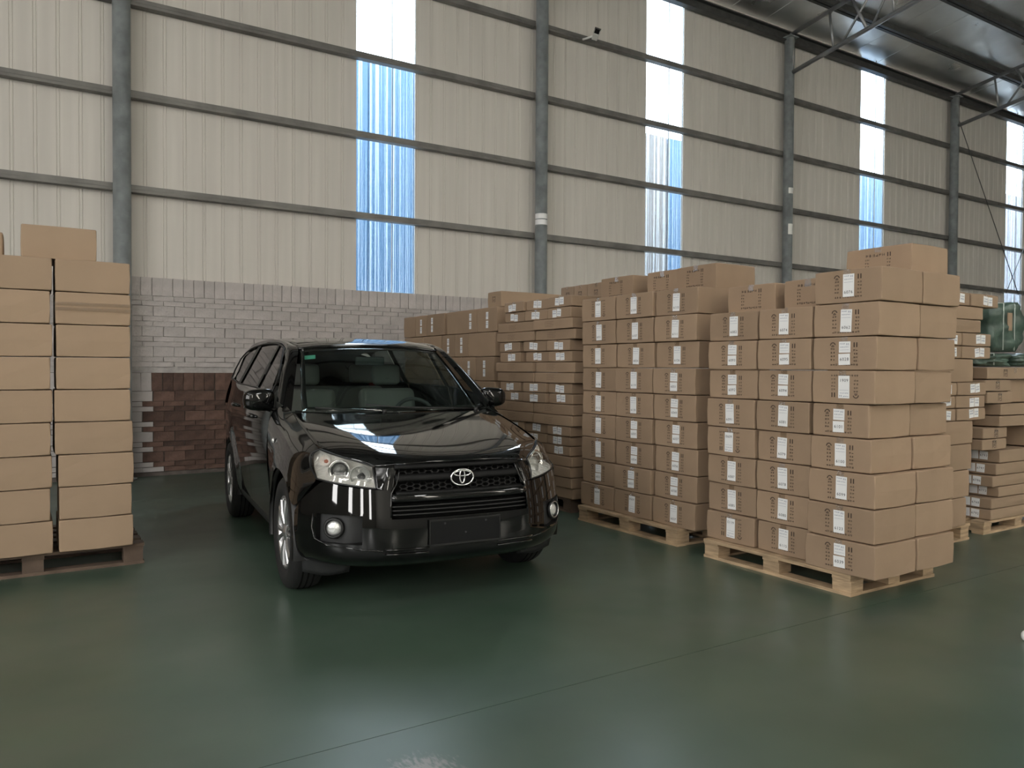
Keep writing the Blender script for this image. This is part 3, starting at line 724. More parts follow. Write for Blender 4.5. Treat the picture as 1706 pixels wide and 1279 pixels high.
for z, hh in ((.770, .034), (.832, .018), (.683, .016)):
    cpart('grille_bar', gridmesh('grille_crossbar', both(fgrid(0, sG, z - hh / 2, z + hh / 2, 14, 4, lambda s, t: .006 * (1 - (2 * t - 1) ** 2) - .006)), thick=.01, flip=True), 'grille', grille)
for sg in (1, -1):
    v, f = tube([(p.x, sg * p.y, p.z) for p in [front(s_of_y(.372), .838, .004), front(s_of_y(.385), .79, .006), front(s_of_y(.40), .74, .006), front(s_of_y(.43), .69, .006), front(s_of_y(.436), .62, .004), front(s_of_y(.436), .555, .004)]], .005, 6); cpart('grille_edge', mesh('grille_edge', v, f, True), 'paint', grille)
# emblem: oval ring with two crossed inner ovals
emb = cpart('emblem', mesh('emblem_back', *(lambda q: ([(c, a, b) for a, c, b in q[0]], q[1]))(lathe_y([(0, 0), (.055, -.004)], 32)), True), 'dark', None, (.846, 0, .762))
def oval(cy, cz, ry, rz, r): return tube([(0, cy + ry * math.cos(t), cz + rz * math.sin(t)) for t in [2 * math.pi * k / 40 for k in range(40)]], r, 8, closed=True, flat=(1, 1.25))
for nm, ar in (('emblem_ring', (0, 0, .071, .0475, .0058)), ('emblem_vertical_oval', (0, .005, .016, .0385, .0048)), ('emblem_cross_oval', (0, .023, .052, .0155, .0046))):
    v, f = oval(*ar); cpart(nm, mesh(nm, v, f, True), 'chrome', emb)
# number plate cover (blank)
pl = cpart('number_plate', bbox('number_plate', -.004, .004, -.22, .22, -.07, .07, .003), 'silver_plate', None, (.899, 0, .458), (0, math.radians(-2), 0))
link('plate_frame', mesh('plate_frame', *joinv([(boxv(-.006, .007, -.225, .225, .066, .075), BOXF), (boxv(-.006, .007, -.225, .225, -.075, -.066), BOXF), (boxv(-.006, .007, -.225, -.219, -.07, .07), BOXF), (boxv(-.006, .007, .219, .225, -.07, .07), BOXF)])), 'black', pl)
for yy, zz in ((.13, .05), (-.13, .05), (.0, -.01)):
    link('plate_bolt', bbox('plate_bolt', .003, .008, yy - .006, yy + .006, zz - .006, zz + .006, .002), 'grey_plastic', pl)
# ---- headlamps
hl_top = [(.706, .502, .834), (.640, .557, .854), (.545, .642, .878), (.455, .708, .903), (.393, .738, .914)]
hl_bot = [(.775, .499, .713), (.742, .570, .722), (.690, .650, .733), (.628, .725, .745), (.552, .788, .757)]
hl_c = []
for t in (0, .33, .67, 1):
    hl_c.append([V(a).lerp(V(b), t) + V((.022, .012, .006)) * math.sin(math.pi * t) * (.5 + .5 * math.sin(math.pi * i / 4)) for i, (a, b) in enumerate(zip(hl_top, hl_bot))])
hl_c[1][4] = V((.378, .790, .882)); hl_c[2][4] = V((.422, .797, .812)); hl_c[3][4] = V((.540, .788, .758))
hg = patch(hl_c, 5, 5)
nin = V((-.75, -.55, -.12)).normalized()
for sg in (1, -1):
    fl = (lambda g: g) if sg > 0 else mir
    gx = [[p + V((0, 0, 0)) for p in r] for r in hg]
    back = [[p + nin * (.012 + .125 * math.sin(math.pi * i / (len(hg) - 1)) * (.35 + .65 * math.sin(math.pi * j / (len(hg[0]) - 1)))) for j, p in enumerate(r)] for i, r in enumerate(hg)]
    hlp = cpart('headlight', gridmesh('headlight_reflector', fl(back)), 'reflector')
    cpart('lens', gridmesh('headlight_lens', fl(gx), thick=.004), 'lens', hlp)
    bord = [hg[0][j] for j in range(len(hg[0]))] + [hg[i][-1] for i in range(1, len(hg))] + [hg[-1][j] for j in range(len(hg[0]) - 2, -1, -1)] + [hg[i][0] for i in range(len(hg) - 2, 0, -1)]
    v, f = tube([(p.x, sg * p.y, p.z) for p in bord], .0055, 6, closed=True); cpart('lamp_seal', mesh('lamp_seal', v, f, True), 'black', hlp)
    def disc(c, d, prof, m, nm, n=32):
        c = V((c[0], sg * c[1], c[2])); d = V((d[0], sg * d[1], d[2])).normalized(); v, f = lathe_y(prof, n)
        return cpart(nm, mesh(nm, v, f, True), m, hlp, c, d.to_track_quat('Y', 'Z').to_euler())
    dd = (.93, .36, .05)
    disc((.540, .655, .800), dd, [(.045, -.06), (.060, .0), (.064, .014), (.057, .017), (.046, .002), (.042, -.012)], 'chrome', 'projector_ring')
    disc((.540, .655, .800), dd, [(.0, .020), (.02, .016), (.036, .004), (.044, -.014)], mat('projector_glass', (.10, .10, .10), .05, coat=1.0, metal=.5) if sg > 0 else bpy.data.materials['projector_glass'], 'projector_lens')
    disc((.655, .565, .777), dd, [(.0, -.045), (.02, -.040), (.045, -.016), (.060, .010), (.055, .013)], 'lampwhite', 'high_beam_bowl')
    disc((.655, .560, .775), dd, [(.0, -.004), (.008, -.008), (.011, -.04)], 'dark', 'bulb_cap', 16)
    disc((.44, .715, .850), (.8, .55, .1), [(.0, -.02), (.015, -.016), (.030, .0), (.034, .008)], 'reflector', 'side_light_bowl')
    disc((.448, .714, .846), (.8, .55, .1), [(.0, .012), (.010, .006), (.012, -.01)], 'amber', 'indicator_bulb', 16)
    for k in range(4):
        p = hg[3 + 3 * k][1 + 2 * k]
# ---- mirrors
for sg in (1, -1):
    mv = []
    prof = [(0, .0), (.06, .55), (.10, .85), (.14, 1.0), (.19, .98), (.215, .90)]
    ctr = []
    vs, fs = [], []; n = 24; K = 9
    for k in range(K):
        t = k / (K - 1); ph = -math.pi / 2 + math.pi * .72 * t
        for i in range(n):
            a = 2 * math.pi * i / n; ca, sa = math.cos(a), math.sin(a); e = .62
            yy = math.copysign(abs(ca) ** e, ca); zz = math.copysign(abs(sa) ** e, sa)
            rr = math.cos(ph) ** .6 if math.cos(ph) > 0 else 0
            taper = 1 - .10 * (yy + 1) / 2
            vs.append((-.055 * math.sin(ph) * 1.0 + .0, sg * (yy * .112 * rr), zz * .074 * rr * (1.08 - .10 * yy)))
    for k in range(K - 1):
        for i in range(n): fs.append((k * n + i, k * n + (i + 1) % n, (k + 1) * n + (i + 1) % n, (k + 1) * n + i))
    fs.append(tuple(range((K - 1) * n, K * n)))
    mo = cpart('side_mirror', mesh('side_mirror', vs, fs, True), 'paint', None, (-.715, sg * .925, 1.172), (0, 0, sg * math.radians(-6)))
    cpart('mirror_glass', bbox('mirror_glass', -.048, -.042, -.095, .095, -.06, .06, .002), 'chrome', mo)
    v, f = tube([(-.01, -sg * .07, -.055), (-.0, -sg * .11, -.075), (.01, -sg * .16, -.085)], [.026, .024, .03], 10, flat=(1, .7)); cpart('mirror_arm', mesh('mirror_arm', v, f, True), 'black', mo)
# ---- wheels
tyre_p = [(.222, -.028), (.262, -.006), (.300, .000), (.330, -.008), (.350, -.026), (.359, -.05), (.362, -.11), (.359, -.17), (.350, -.196), (.325, -.212), (.29, -.218), (.222, -.19)]
def tyre_mesh():
    v, f = lathe_y(tyre_p, 56, closed=True)
    parts = [(v, f)]
    return mesh('tyre', *joinv(parts), True)
TY = tyre_mesh()
grv = []
for yy in (-.075, -.11, -.145):
    grv.append(lathe_y([(.3628, yy - .005), (.3632, yy), (.3628, yy + .005)], 56))
GR = mesh('tread_groove', *joinv(grv), True)
rim_parts = [lathe_y([(.226, -.19), (.214, -.12), (.205, -.05), (.212, -.022), (.222, -.014), (.232, -.020), (.235, -.034)], 48)]
RIMB = mesh('rim', *joinv(rim_parts), True)
sp = []
for k in range(6):
    for off in (-.13, .13):
        t = 2 * math.pi * k / 6 + off * .55; t2 = 2 * math.pi * k / 6 + off * 1.35
        a = V((math.cos(t) * .045, -.030, math.sin(t) * .045)); b = V((math.cos(t2) * .216, -.022, math.sin(t2) * .216))
        d = (b - a).normalized(); side = d.cross(V((0, 1, 0))).normalized()
        w0, w1 = .014, .019; vsx = []
        for p, w, dep in ((a, w0, .035), ((a + b) / 2 + V((0, .006, 0)), w0 * 1.0, .03), (b, w1, .028)):
            vsx += [p - side * w, p - side * w * .55 + V((0, .010, 0)), p + side * w * .55 + V((0, .010, 0)), p + side * w, p + side * w + V((0, -dep, 0)), p - side * w + V((0, -dep, 0))]
        fx = []
        for s in range(2):
            for i in range(6): fx.append((s * 6 + i, s * 6 + (i + 1) % 6, s * 6 + 6 + (i + 1) % 6, s * 6 + 6 + i))
        sp.append((vsx, fx))
SPK = mesh('spokes', *joinv(sp))
HUB = mesh('hub_cap', *lathe_y([(0, -.008), (.022, -.009), (.030, -.014), (.055, -.020), (.060, -.045)], 24), True)
DSC = mesh('brake_disc', *lathe_y([(0, -.10), (.15, -.10), (.155, -.11), (.205, -.12), (.215, -.19)], 32), True)
for wx in (0, -2.66):
    for sg in (1, -1):
        wy = .893 if wx == 0 else .915
        rz = 0 if sg > 0 else math.pi
        w = cpart('wheel', TY, 'rubber', None, (wx, sg * wy, .352), (0, .2 + wx, rz))
        for nm, me, mm in (('tread_groove', GR, 'dark'), ('rim', RIMB, 'alloy'), ('spokes', SPK, 'alloy'), ('hub_cap', HUB, 'alloy'), ('brake_disc', DSC, 'dark')): cpart(nm, me, mm, w)
# ---- under body and engine bay blocks
cpart('under_body', bbox('under_body', -3.55, .30, -.58, .58, .20, .42, .02), 'dark')
cpart('engine_bay', bbox('engine_bay', -.30, .64, -.57, .57, .24, .80, .03), 'dark')
cpart('front_undertray', gridmesh('front_undertray', patch(full([[(.74, 0, .255), (.68, .4, .255), (.50, .72, .262)], [(.30, 0, .20), (.28, .35, .20), (.30, .58, .21)]]), 4, 4), thick=.008), 'black')
cpart('rear_floor', bbox('rear_floor', -3.6, -3.0, -.72, .72, .30, .62, .03), 'dark')
# ---- cabin
dash_c = [[(-.42, 0, 1.03), (-.43, .35, 1.03), (-.50, .68, 1.04)], [(-.62, 0, 1.04), (-.62, .35, 1.04), (-.66, .70, 1.05)], [(-.92, 0, 1.00), (-.92, .35, 1.02), (-.92, .70, 1.01)], [(-1.0, 0, .86), (-.98, .35, .90), (-.96, .70, .88)], [(-.96, 0, .50), (-.94, .35, .60), (-.92, .70, .60)]]
cpart('dashboard', gridmesh('dashboard', patch(full(dash_c), 4, 4)), 'dash')
cpart('cabin_floor', bbox('cabin_floor', -3.2, -.35, -.70, .70, .40, .46), 'dash')
cpart('cabin_rear', bbox('cabin_rear', -3.3, -3.24, -.66, .66, .46, 1.2), 'dash')
hd = [[(-1.09, 0, 1.555), (-1.09, .3, 1.55), (-1.12, .54, 1.53)], [(-1.5, 0, 1.625), (-1.5, .3, 1.62), (-1.5, .57, 1.59)], [(-3.3, 0, 1.61), (-3.3, .3, 1.60), (-3.3, .56, 1.57)]]
cpart('headliner', gridmesh('headliner', patch(full(hd), 4, 4)), 'seat')
def seat(x, y, w, name):
    s = cpart(name, bbox('cushion', -.25, .27, -w / 2, w / 2, .46, .74, .07, 4, smooth=True), 'seat', None, (x, y, 0))
    cpart('backrest', bbox('backrest', -.07, .07, -w / 2, w / 2, 0, .58, .06, 4, smooth=True), 'seat', s, (-.27, 0, .66), (0, math.radians(-16), 0))
    for yy in ([0] if w < .8 else [-.42, .42]):
        cpart('headrest', bbox('headrest', -.05, .05, -.13, .13, 0, .19, .045, 4, smooth=True), 'seat', s, (-.43, yy, 1.25), (0, math.radians(-8), 0))
seat(-1.42, .37, .52, 'front_seat'); seat(-1.42, -.37, .52, 'front_seat'); seat(-2.42, 0, 1.28, 'rear_seat')
v, f = tube([(.0, .185 * math.cos(t), .185 * math.sin(t)) for t in [2 * math.pi * k / 36 for k in range(36)]], .016, 8, closed=True)
sw = cpart('steering_wheel', mesh('steering_wheel', v, f, True), 'dash', None, (-1.03, .37, .98), (0, math.radians(-24), 0))
cpart('steering_hub', bbox('steering_hub', -.02, .03, -.07, .07, -.06, .06, .02, 2), 'dash', sw)
for k in (0, math.pi, -math.pi / 2):
    v, f = tube([(0, 0, 0), (0, .18 * math.cos(k), .18 * math.sin(k))], .014, 6); cpart('steering_spoke', mesh('steering_spoke', v, f, True), 'dash', sw)
rm = cpart('rear_view_mirror', bbox('rear_view_mirror', -.015, .02, -.12, .12, -.035, .035, .012, 2), 'dash', None, (-1.10, 0, 1.46), (0, .2, 0))
# inspection sticker on the upper corner of the windshield, seen from outside
def ws_at(tu, ty):
    g = wsg; i = min(len(g) - 1, int(tu * (len(g) - 1))); j = min(len(g[0]) - 1, int((ty + 1) / 2 * (len(g[0]) - 1))); return g[i][j]
st = [[V((-.962, -.46, 1.517)), V((-.962, -.55, 1.507))], [V((-1.012, -.45, 1.547)), V((-1.012, -.545, 1.537))]]
cpart('inspection_sticker', gridmesh('inspection_sticker', [[p + V((-.045, 0, -.042)) for p in r] for r in st]), 'sticker')
cpart('dash_paper', bbox('dash_paper', -.06, .06, -.16, .16, 0, .003), 'paper', None, (-.60, -.22, 1.062), (0, .05, .1))
# wipers
for pts in ([(-.40, -.10, 1.082), (-.43, -.35, 1.098), (-.47, -.58, 1.112)], [(-.395, .62, 1.088), (-.40, .30, 1.098), (-.42, .0, 1.110), (-.45, -.22, 1.128)]):
    v, f = tube([(a + .012, b, c + .008) for a, b, c in pts], .008, 6); w = cpart('wiper', mesh('wiper', v, f, True), 'black')
    a, b, c = pts[0]; v, f = tube([(a + .03, b, c - .01), (a + .03, b, c + .02)], .016, 10); cpart('wiper_pivot', mesh('wiper_pivot', v, f, True), 'black', w)

# ================================================================== PALLETS
def pallet(x0, x1, y0, y1, m, label, along='y', zt=.138):
    e = tag(empty('pallet', ((x0 + x1) / 2, (y0 + y1) / 2, 0)), label, 'pallet', 'wooden pallets')
    w, d = (x1 - x0) / 2, (y1 - y0) / 2
    def add(nm, a, b, c, dd, z0, z1): link(nm, bbox(nm, a, b, c, dd, z0, z1, jit=.0012), m, e)
    bw = .10
    if along == 'y':
        for k in (-1, 0, 1):
            cx = k * (w - bw / 2); add('bottom_board', cx - bw / 2, cx + bw / 2, -d, d, .0, .02)
        n = 6
        for i in range(n):
            cx = -w + bw / 2 + i * (2 * w - bw) / (n - 1); add('deck_board', cx - .055, cx + .055, -d, d, zt - .022, zt)
        for k in (-1, 0, 1):
            cy = k * (d - .07); add('stringer_board', -w, w, cy - .065, cy + .065, zt - .042, zt - .022)
        for k in (-1, 1): add('bottom_board', -w + bw, w - bw, k * (d - .05) - .05, k * (d - .05) + .05, .002, .02)
    else:
        for k in (-1, 0, 1):
            cy = k * (d - bw / 2); add('bottom_board', -w, w, cy - bw / 2, cy + bw / 2, .0, .02)
        n = 6
        for i in range(n):
            cy = -d + bw / 2 + i * (2 * d - bw) / (n - 1); add('deck_board', -w, w, cy - .055, cy + .055, zt - .022, zt)
        for k in (-1, 0, 1):
            cx = k * (w - .07); add('stringer_board', cx - .065, cx + .065, -d, d, zt - .042, zt - .022)
    for kx in (-1, 0, 1):
        for ky in (-1, 0, 1):
            cx, cy = kx * (w - .07), ky * (d - .07); add('block', cx - .062, cx + .062, cy - .066, cy + .066, .02, zt - .042)
    return e
pallet(4.335, 5.27, 2.905, 4.13, 'wood', 'pale wooden pallet under the front right carton stack')
pallet(4.385, 5.35, 4.46, 5.755, 'wood', 'pale wooden pallet under the second carton stack, right of the car')
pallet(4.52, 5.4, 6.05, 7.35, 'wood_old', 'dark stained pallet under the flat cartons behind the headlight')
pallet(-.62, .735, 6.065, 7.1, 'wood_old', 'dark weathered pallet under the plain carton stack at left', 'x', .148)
pallet(5.75, 6.69, 3.40, 4.45, 'wood', 'pale pallet end showing behind the front right stack', 'x')
pallet(6.98, 8.2, 3.43, 4.45, 'wood', 'worn pallet under the far right flat cartons', 'x', .112)
pallet(4.55, 5.5, 7.52, 9.9, 'wood_old', 'dark pallet under the tall cartons behind the car roof')

# ================================================================== CARTONS
def quads(rects, d=0.0):   # rectangles (u0,u1,v0,v1) in the XZ plane facing -Y
    vs, fs = [], []
    for a, b, c, e in rects:
        k = len(vs); vs += [(a, -d, c), (b, -d, c), (b, -d, e), (a, -d, e)]; fs.append((k, k + 1, k + 2, k + 3))
    return vs, fs
def glyphs(u0, u1, v0, v1, n, rnd):
    out = []; w = (u1 - u0) / n; hh = v1 - v0
    for i in range(n):
        a = u0 + i * w + w * .1; b = a + w * .75
        for k in range(4):
            if rnd.random() < .5: y = v0 + rnd.random() * hh * .85; out.append((a, b, y, y + hh * .14))
            else: x = a + rnd.random() * (b - a) * .85; out.append((x, x + w * .13, v0, v1))
    return out
PRINTS = []
for sd in range(3):
    rnd = random.Random(sd); R_ = []
    for t in range(7):
        a = math.radians(20 + 25 * t); R_.append((-.083 + .017 * math.cos(a) - .004, -.083 + .017 * math.cos(a) + .004, .050 + .017 * math.sin(a) - .003, .050 + .017 * math.sin(a) + .003))
    R_ += [(-.094, -.072, .040, .045), (-.090, -.076, .048, .052)]
    R_ += [(.062, .070, .036, .066), (.080, .088, .036, .066)]
    for r in range(4):
        R_ += glyphs(-.100, -.066, .022 - r * .023, .033 - r * .023, 2, rnd)
        R_ += glyphs(.060, .092, .012 - r * .022, .023 - r * .022, 2, rnd)
    R_ += glyphs(-.100, .095, -.078, -.066, 11, rnd)
    me = mesh('carton_print', *quads(R_)); me.materials.append(M['carton_ink']); PRINTS.append(me)
rnd = random.Random(9)
R_ = glyphs(-.095, .050, .046, .064, 6, rnd) + [(.064, .072, .040, .068), (.082, .090, .040, .068)]
for r in range(4): R_ += glyphs(-.100, -.066, .022 - r * .023, .033 - r * .023, 2, rnd) + glyphs(.060, .092, .016 - r * .022, .027 - r * .022, 2, rnd)
R_ += glyphs(-.100, .095, -.076, -.062, 11, rnd)
PRINT_BIG = mesh('carton_print', *quads(R_)); PRINT_BIG.materials.append(M['carton_ink'])
R_ = []
for r in range(4): R_ += glyphs(-.09, .06 - .02 * (r % 2), .022 - r * .016, .027 - r * .016, 9, rnd)
PRINT_LINES = mesh('carton_print', *quads(R_)); PRINT_LINES.materials.append(M['carton_ink'])
R_ = glyphs(-.03, .03, .01, .03, 2, rnd) + [(-.032, -.026, -.035, .03), (.026, .032, -.035, .03)] + glyphs(-.02, .02, -.035, .0, 2, rnd)
PRINT_SMALL = mesh('carton_print', *quads(R_)); PRINT_SMALL.materials.append(M['carton_ink'])
def sheet(w, hgt):
    me = mesh('paper_label', boxv(-w / 2, w / 2, -.0005, 0, -hgt / 2, hgt / 2), BOXF); me.materials.append(M['paper']); return me
SH_TALL, SH_HALF, SH_SQ, SH_SLIM = sheet(.078, .142), sheet(.080, .070), sheet(.070, .072), sheet(.052, .085)
rnd = random.Random(3)
HEAD = mesh('label_print', *quads(glyphs(-.032, .006, .020, .026, 5, rnd) + glyphs(.012, .032, .014, .026, 2, rnd) + glyphs(-.032, .030, .000, .005, 7, rnd) + [(-.032, .032, -.0165, -.0155)])); HEAD.materials.append(M['ink_blue'])
TINY = mesh('label_print', *quads(glyphs(-.028, .028, .012, .022, 4, rnd) + glyphs(-.026, .026, -.010, .002, 4, rnd))); TINY.materials.append(M['ink_blue'])
# digits
DG = {}
def digit_data():
    fc = bpy.data.curves.new('digit', 'FONT'); fo = bpy.data.objects.new('digit', fc); COL.objects.link(fo); fc.size = 1.0
    dg = bpy.context.evaluated_depsgraph_get()
    for ch in '0123456789':
        fc.body = ch; dg = bpy.context.evaluated_depsgraph_get(); dg.update(); me = bpy.data.meshes.new_from_object(fo.evaluated_get(dg))
        vs = [tuple(v.co) for v in me.vertices]; x0 = min(v[0] for v in vs); x1 = max(v[0] for v in vs)
        DG[ch] = ([(v[0] - (x0 + x1) / 2, v[1]) for v in vs], [tuple(p.vertices) for p in me.polygons]); bpy.data.meshes.remove(me)
    bpy.data.objects.remove(fo); bpy.data.curves.remove(fc)
digit_data()
NUM = {}
def number_mesh(s, size, m='ink'):
    k = (s, size)
    if k not in NUM:
        parts = []
        for i, ch in enumerate(s):
            v, f = DG[ch]; cx = (i - (len(s) - 1) / 2) * size * .60
            parts.append(([(cx + a * size, 0, (b - .33) * size) for a, b in v], f))
        me = mesh('number_print', *joinv(parts)); me.materials.append(M[m]); NUM[k] = me
    return NUM[k]
def face_child(root, name, me, side, w, d, h, u=0, v=0, off=.001, roll=0.0):
    """attach a flat mesh to a side face; u to the viewer's right, v up from the face centre"""
    o = link(name, me, None, root)
    if side == '-X': o.location = (-w / 2 - off, -u, h / 2 + v); o.rotation_euler = (0, roll, -math.pi / 2)
    else: o.location = (u, -d / 2 - off, h / 2 + v); o.rotation_euler = (0, roll, 0)
    return o
def put_labels(o, side, w, d, h, kind, num=None, flip=False, u=0.0, seed=0):
    r = random.Random(seed); tilt = r.uniform(-.03, .03) + (math.pi if flip else 0); sgn = -1 if flip else 1; v0 = r.uniform(-.006, .006); u += r.uniform(-.012, .012)
    def ch(nm, me, du, dv, off, extra=0.0): return face_child(o, nm, me, side, w, d, h, u + sgn * du, v0 + sgn * dv, off, tilt + extra)
    if kind == 'tall':
        face_child(o, 'carton_print', PRINTS[seed % 3], side, w, d, h, u, v0, .0008, math.pi if flip else 0)
        ch('paper_label', SH_TALL, 0, 0, .0012); ch('label_print', HEAD, 0, .036, .0026)
        if num: ch('number_print', number_mesh(num, .026), 0, -.042, .0026)
    elif kind == 'split':
        face_child(o, 'carton_print', PRINTS[seed % 3], side, w, d, h, u, v0, .0008, math.pi if flip else 0)
        ch('paper_label', SH_HALF, .001, .038, .0012, .015); ch('paper_label', SH_HALF, -.001, -.039, .0012, -.012); ch('label_print', HEAD, 0, .036, .0026)
        if num: ch('number_print', number_mesh(num, .027), 0, -.038, .0026)
    elif kind == 'pair':
        a, b = r.uniform(-.12, .12), r.uniform(-.10, .10)
        ch('paper_label', SH_SQ, -.038, r.uniform(-.006, .006), .0012, a); ch('paper_label', SH_SQ, .038, r.uniform(-.006, .006), .0012, b)
        ch('label_print', TINY, -.038, .004, .0026, a)
        if num: ch('number_print', number_mesh(num, .024), .038, -.004, .0026, b)
        else: ch('label_print', TINY, .038, -.002, .0026, b)
    elif kind == 'slim':
        ch('paper_label', SH_SLIM, 0, .050, .0012); ch('paper_label', SH_SLIM, 0, -.050, .0012); ch('label_print', TINY, 0, .052, .0026); ch('label_print', TINY, 0, -.046, .0026)
    elif kind == 'big': face_child(o, 'carton_print', PRINT_BIG, side, w, d, h, u, v0, .0008)
    elif kind == 'lines': face_child(o, 'carton_print', PRINT_LINES, side, w, d, h, u, v0, .0008)
    elif kind == 'mark': face_child(o, 'carton_print', PRINT_SMALL, side, w, d, h, u, v0, .0008)
def tape_end(o, side, w, d, h):
    # strip of clear tape folded from the lid seam down the end face
    tw = .05; dn = random.uniform(.03, .055)
    if side == '-X': vs = [(-w / 2 - .0014, tw / 2, h - dn), (-w / 2 - .0014, -tw / 2, h - dn), (-w / 2 - .0018, -tw / 2, h + .0012), (-w / 2 - .0018, tw / 2, h + .0012), (w / 2, -tw / 2, h + .0016), (w / 2, tw / 2, h + .0016)]
    else: vs = [(-tw / 2, -d / 2 - .0014, h - dn), (tw / 2, -d / 2 - .0014, h - dn), (tw / 2, -d / 2 - .0018, h + .0012), (-tw / 2, -d / 2 - .0018, h + .0012), (tw / 2, d / 2, h + .0016), (-tw / 2, d / 2, h + .0016)]
    link('tape', mesh('tape', vs, [(0, 1, 2, 3), (3, 2, 4, 5)]), 'tape', o)
NC = [0]
def carton(x0, x1, y0, y1, z0, z1, label, group, side=None, kind=None, num=None, flip=False, m='carton', rz=None, tape=True, u=0.0, name='carton', rx=0.0):
    NC[0] += 1; w, d, h = x1 - x0, y1 - y0, z1 - z0 - .005
    vs = [(-w / 2, -d / 2, 0), (w / 2, -d / 2, 0), (w / 2, d / 2, 0), (-w / 2, d / 2, 0)]
    # body with folded lid edge: slightly bulging sides
    bl = [random.uniform(.000, .006) for _ in range(4)]
    if side == '-X': bl[3] = 0
    if side == '-Y': bl[0] = 0; zs = (0, h * .5, h)
    me = bpy.data.meshes.new('carton'); bm = bmesh.new()
    rings = []
    for k, z in enumerate((.0005, h * .5, h - .0005)):
        q = 1 if k == 1 else 0; j = lambda: random.uniform(-.0025, .0) if k < 0 else random.uniform(0, .002)
        rings.append([bm.verts.new(p) for p in ((-w / 2 + j(), -d / 2 + j(), z), (0, -d / 2 - q * bl[0], z), (w / 2 - j(), -d / 2 + j(), z), (w / 2 + q * bl[1], 0, z), (w / 2 - j(), d / 2 - j(), z), (0, d / 2 + q * bl[2], z), (-w / 2 + j(), d / 2 - j(), z), (-w / 2 - q * bl[3], 0, z))])
    for k in range(2):
        for i in range(8): bm.faces.new((rings[k][i], rings[k][(i + 1) % 8], rings[k + 1][(i + 1) % 8], rings[k + 1][i]))
    bm.faces.new(rings[0][::-1]); bm.faces.new(rings[2])
    ed = [e for e in bm.edges if all(v in rings[0] for v in e.verts) or all(v in rings[2] for v in e.verts)] + [e for e in bm.edges if any(e.verts[0] in (rings[k][i],) and e.verts[1] in (rings[k + 1][i],) or e.verts[1] in (rings[k][i],) and e.verts[0] in (rings[k + 1][i],) for k in range(2) for i in (0, 2, 4, 6))]
    bmesh.ops.bevel(bm, geom=ed, offset=.009, segments=2, affect='EDGES', profile=.5)
    bm.to_mesh(me); bm.free()
    o = link(name, me, m, None, ((x0 + x1) / 2, (y0 + y1) / 2, z0), (rx, 0, random.uniform(-.012, .012) if rz is None else rz))
    tag(o, label, 'carton', group)
    if kind: put_labels(o, side, w, d, h, kind, num, flip, u, NC[0])
    if tape and side: tape_end(o, side, w, d, h)
    return o
ORD = ['bottom', 'second from bottom', 'third from bottom', 'fourth from bottom', 'fifth from bottom', 'sixth from bottom', 'seventh from bottom', 'eighth from bottom', 'ninth from bottom', 'tenth from bottom']
# ---- front right stack
G = 'cartons on the front right pallet'
H = .2115
colC = ['6039', '6123', '6099', '6100', '6101', '6061', '6028', '6062', '6076']
colB = ['6115', '6080', '6078', '6079', '6081', '6094', '6095', '6074']
colA = ['6113', '6085', '6087', '6090', '6091', '6092', '6093', '6082']
SPLIT = {'6039', '6101', '6028', '6095', '6094', '6093', '6092', '6051', '6049', '6057', '6056', '6058', '6054', '6055', '6053', '6052'}
FLIP = {'6061', '6113', '6090', '6065', '6117', '6059', '6050'}
Cx = [4.318, 4.335, 4.345, 4.362, 4.378, 4.372, 4.375, 4.378, 4.382]; Cy = [2.738, 2.752, 2.760, 2.800, 2.825, 2.790, 2.782, 2.768, 2.758]
for i, n in enumerate(colC):
    x, y = Cx[i], Cy[i]; z = .14 + i * H
    carton(x, x + .436, y, 3.228, z, z + H, f'brown carton numbered {n}, {ORD[i]} in the corner column of the front right stack', G, '-X', 'split' if n in SPLIT else 'tall', n, n in FLIP, rz=random.uniform(-.006, .006))
    yb = y + random.uniform(-.006, .010)
    carton(x + .452, x + .450 + .425 + random.uniform(0, .012), yb, 3.224, z, z + H, f'plain brown carton, {ORD[i]}, behind the corner column of the front right stack', G, None, rz=random.uniform(-.006, .006))
for i, n in enumerate(colB):
    z = .14 + i * H; dx = random.uniform(-.016, .016); y = 3.248 + random.uniform(-.008, .008)
    carton(4.385 + dx, 4.80 + dx, y, y + .434, z, z + H, f'brown carton numbered {n}, {ORD[i]} in the middle column of the front right stack', G, '-X', 'split' if n in SPLIT else 'tall', n, n in FLIP, rz=random.uniform(-.006, .006))
for i, n in enumerate(colA):
    z = .14 + i * H; dx = random.uniform(-.016, .016); y = 3.706 + random.uniform(-.004, .008)
    carton(4.40 + dx, 4.835 + dx, y, y + .450, z, z + H, f'brown carton numbered {n}, {ORD[i]} in the left column of the front right stack', G, '-X', 'split' if n in SPLIT else 'tall', n, n in FLIP, rz=random.uniform(-.006, .006))
carton(4.60, 5.04, 3.715, 4.160, .14 + 8 * H, .14 + 9 * H, 'unlabelled printed carton set back on top of the left column, front right stack', G, '-X', 'big')
carton(4.60, 5.04, 3.245, 3.640, .14 + 8 * H, .14 + 9 * H, 'unlabelled printed carton set back on top of the middle column, front right stack', G, '-X', 'big')
carton(4.98, 5.43, 2.93, 3.41, .14 + 9 * H + .002, .14 + 10 * H + .004, 'topmost printed carton standing alone on the front right stack', G, '-X', 'big', rz=.01)
# tape wrapped round the second highest layer
for nm, (a, b) in dict(a=((4.374, 3.20), (4.374, 2.764)), b=((4.374, 2.764), (4.816, 2.764))).items(): pass
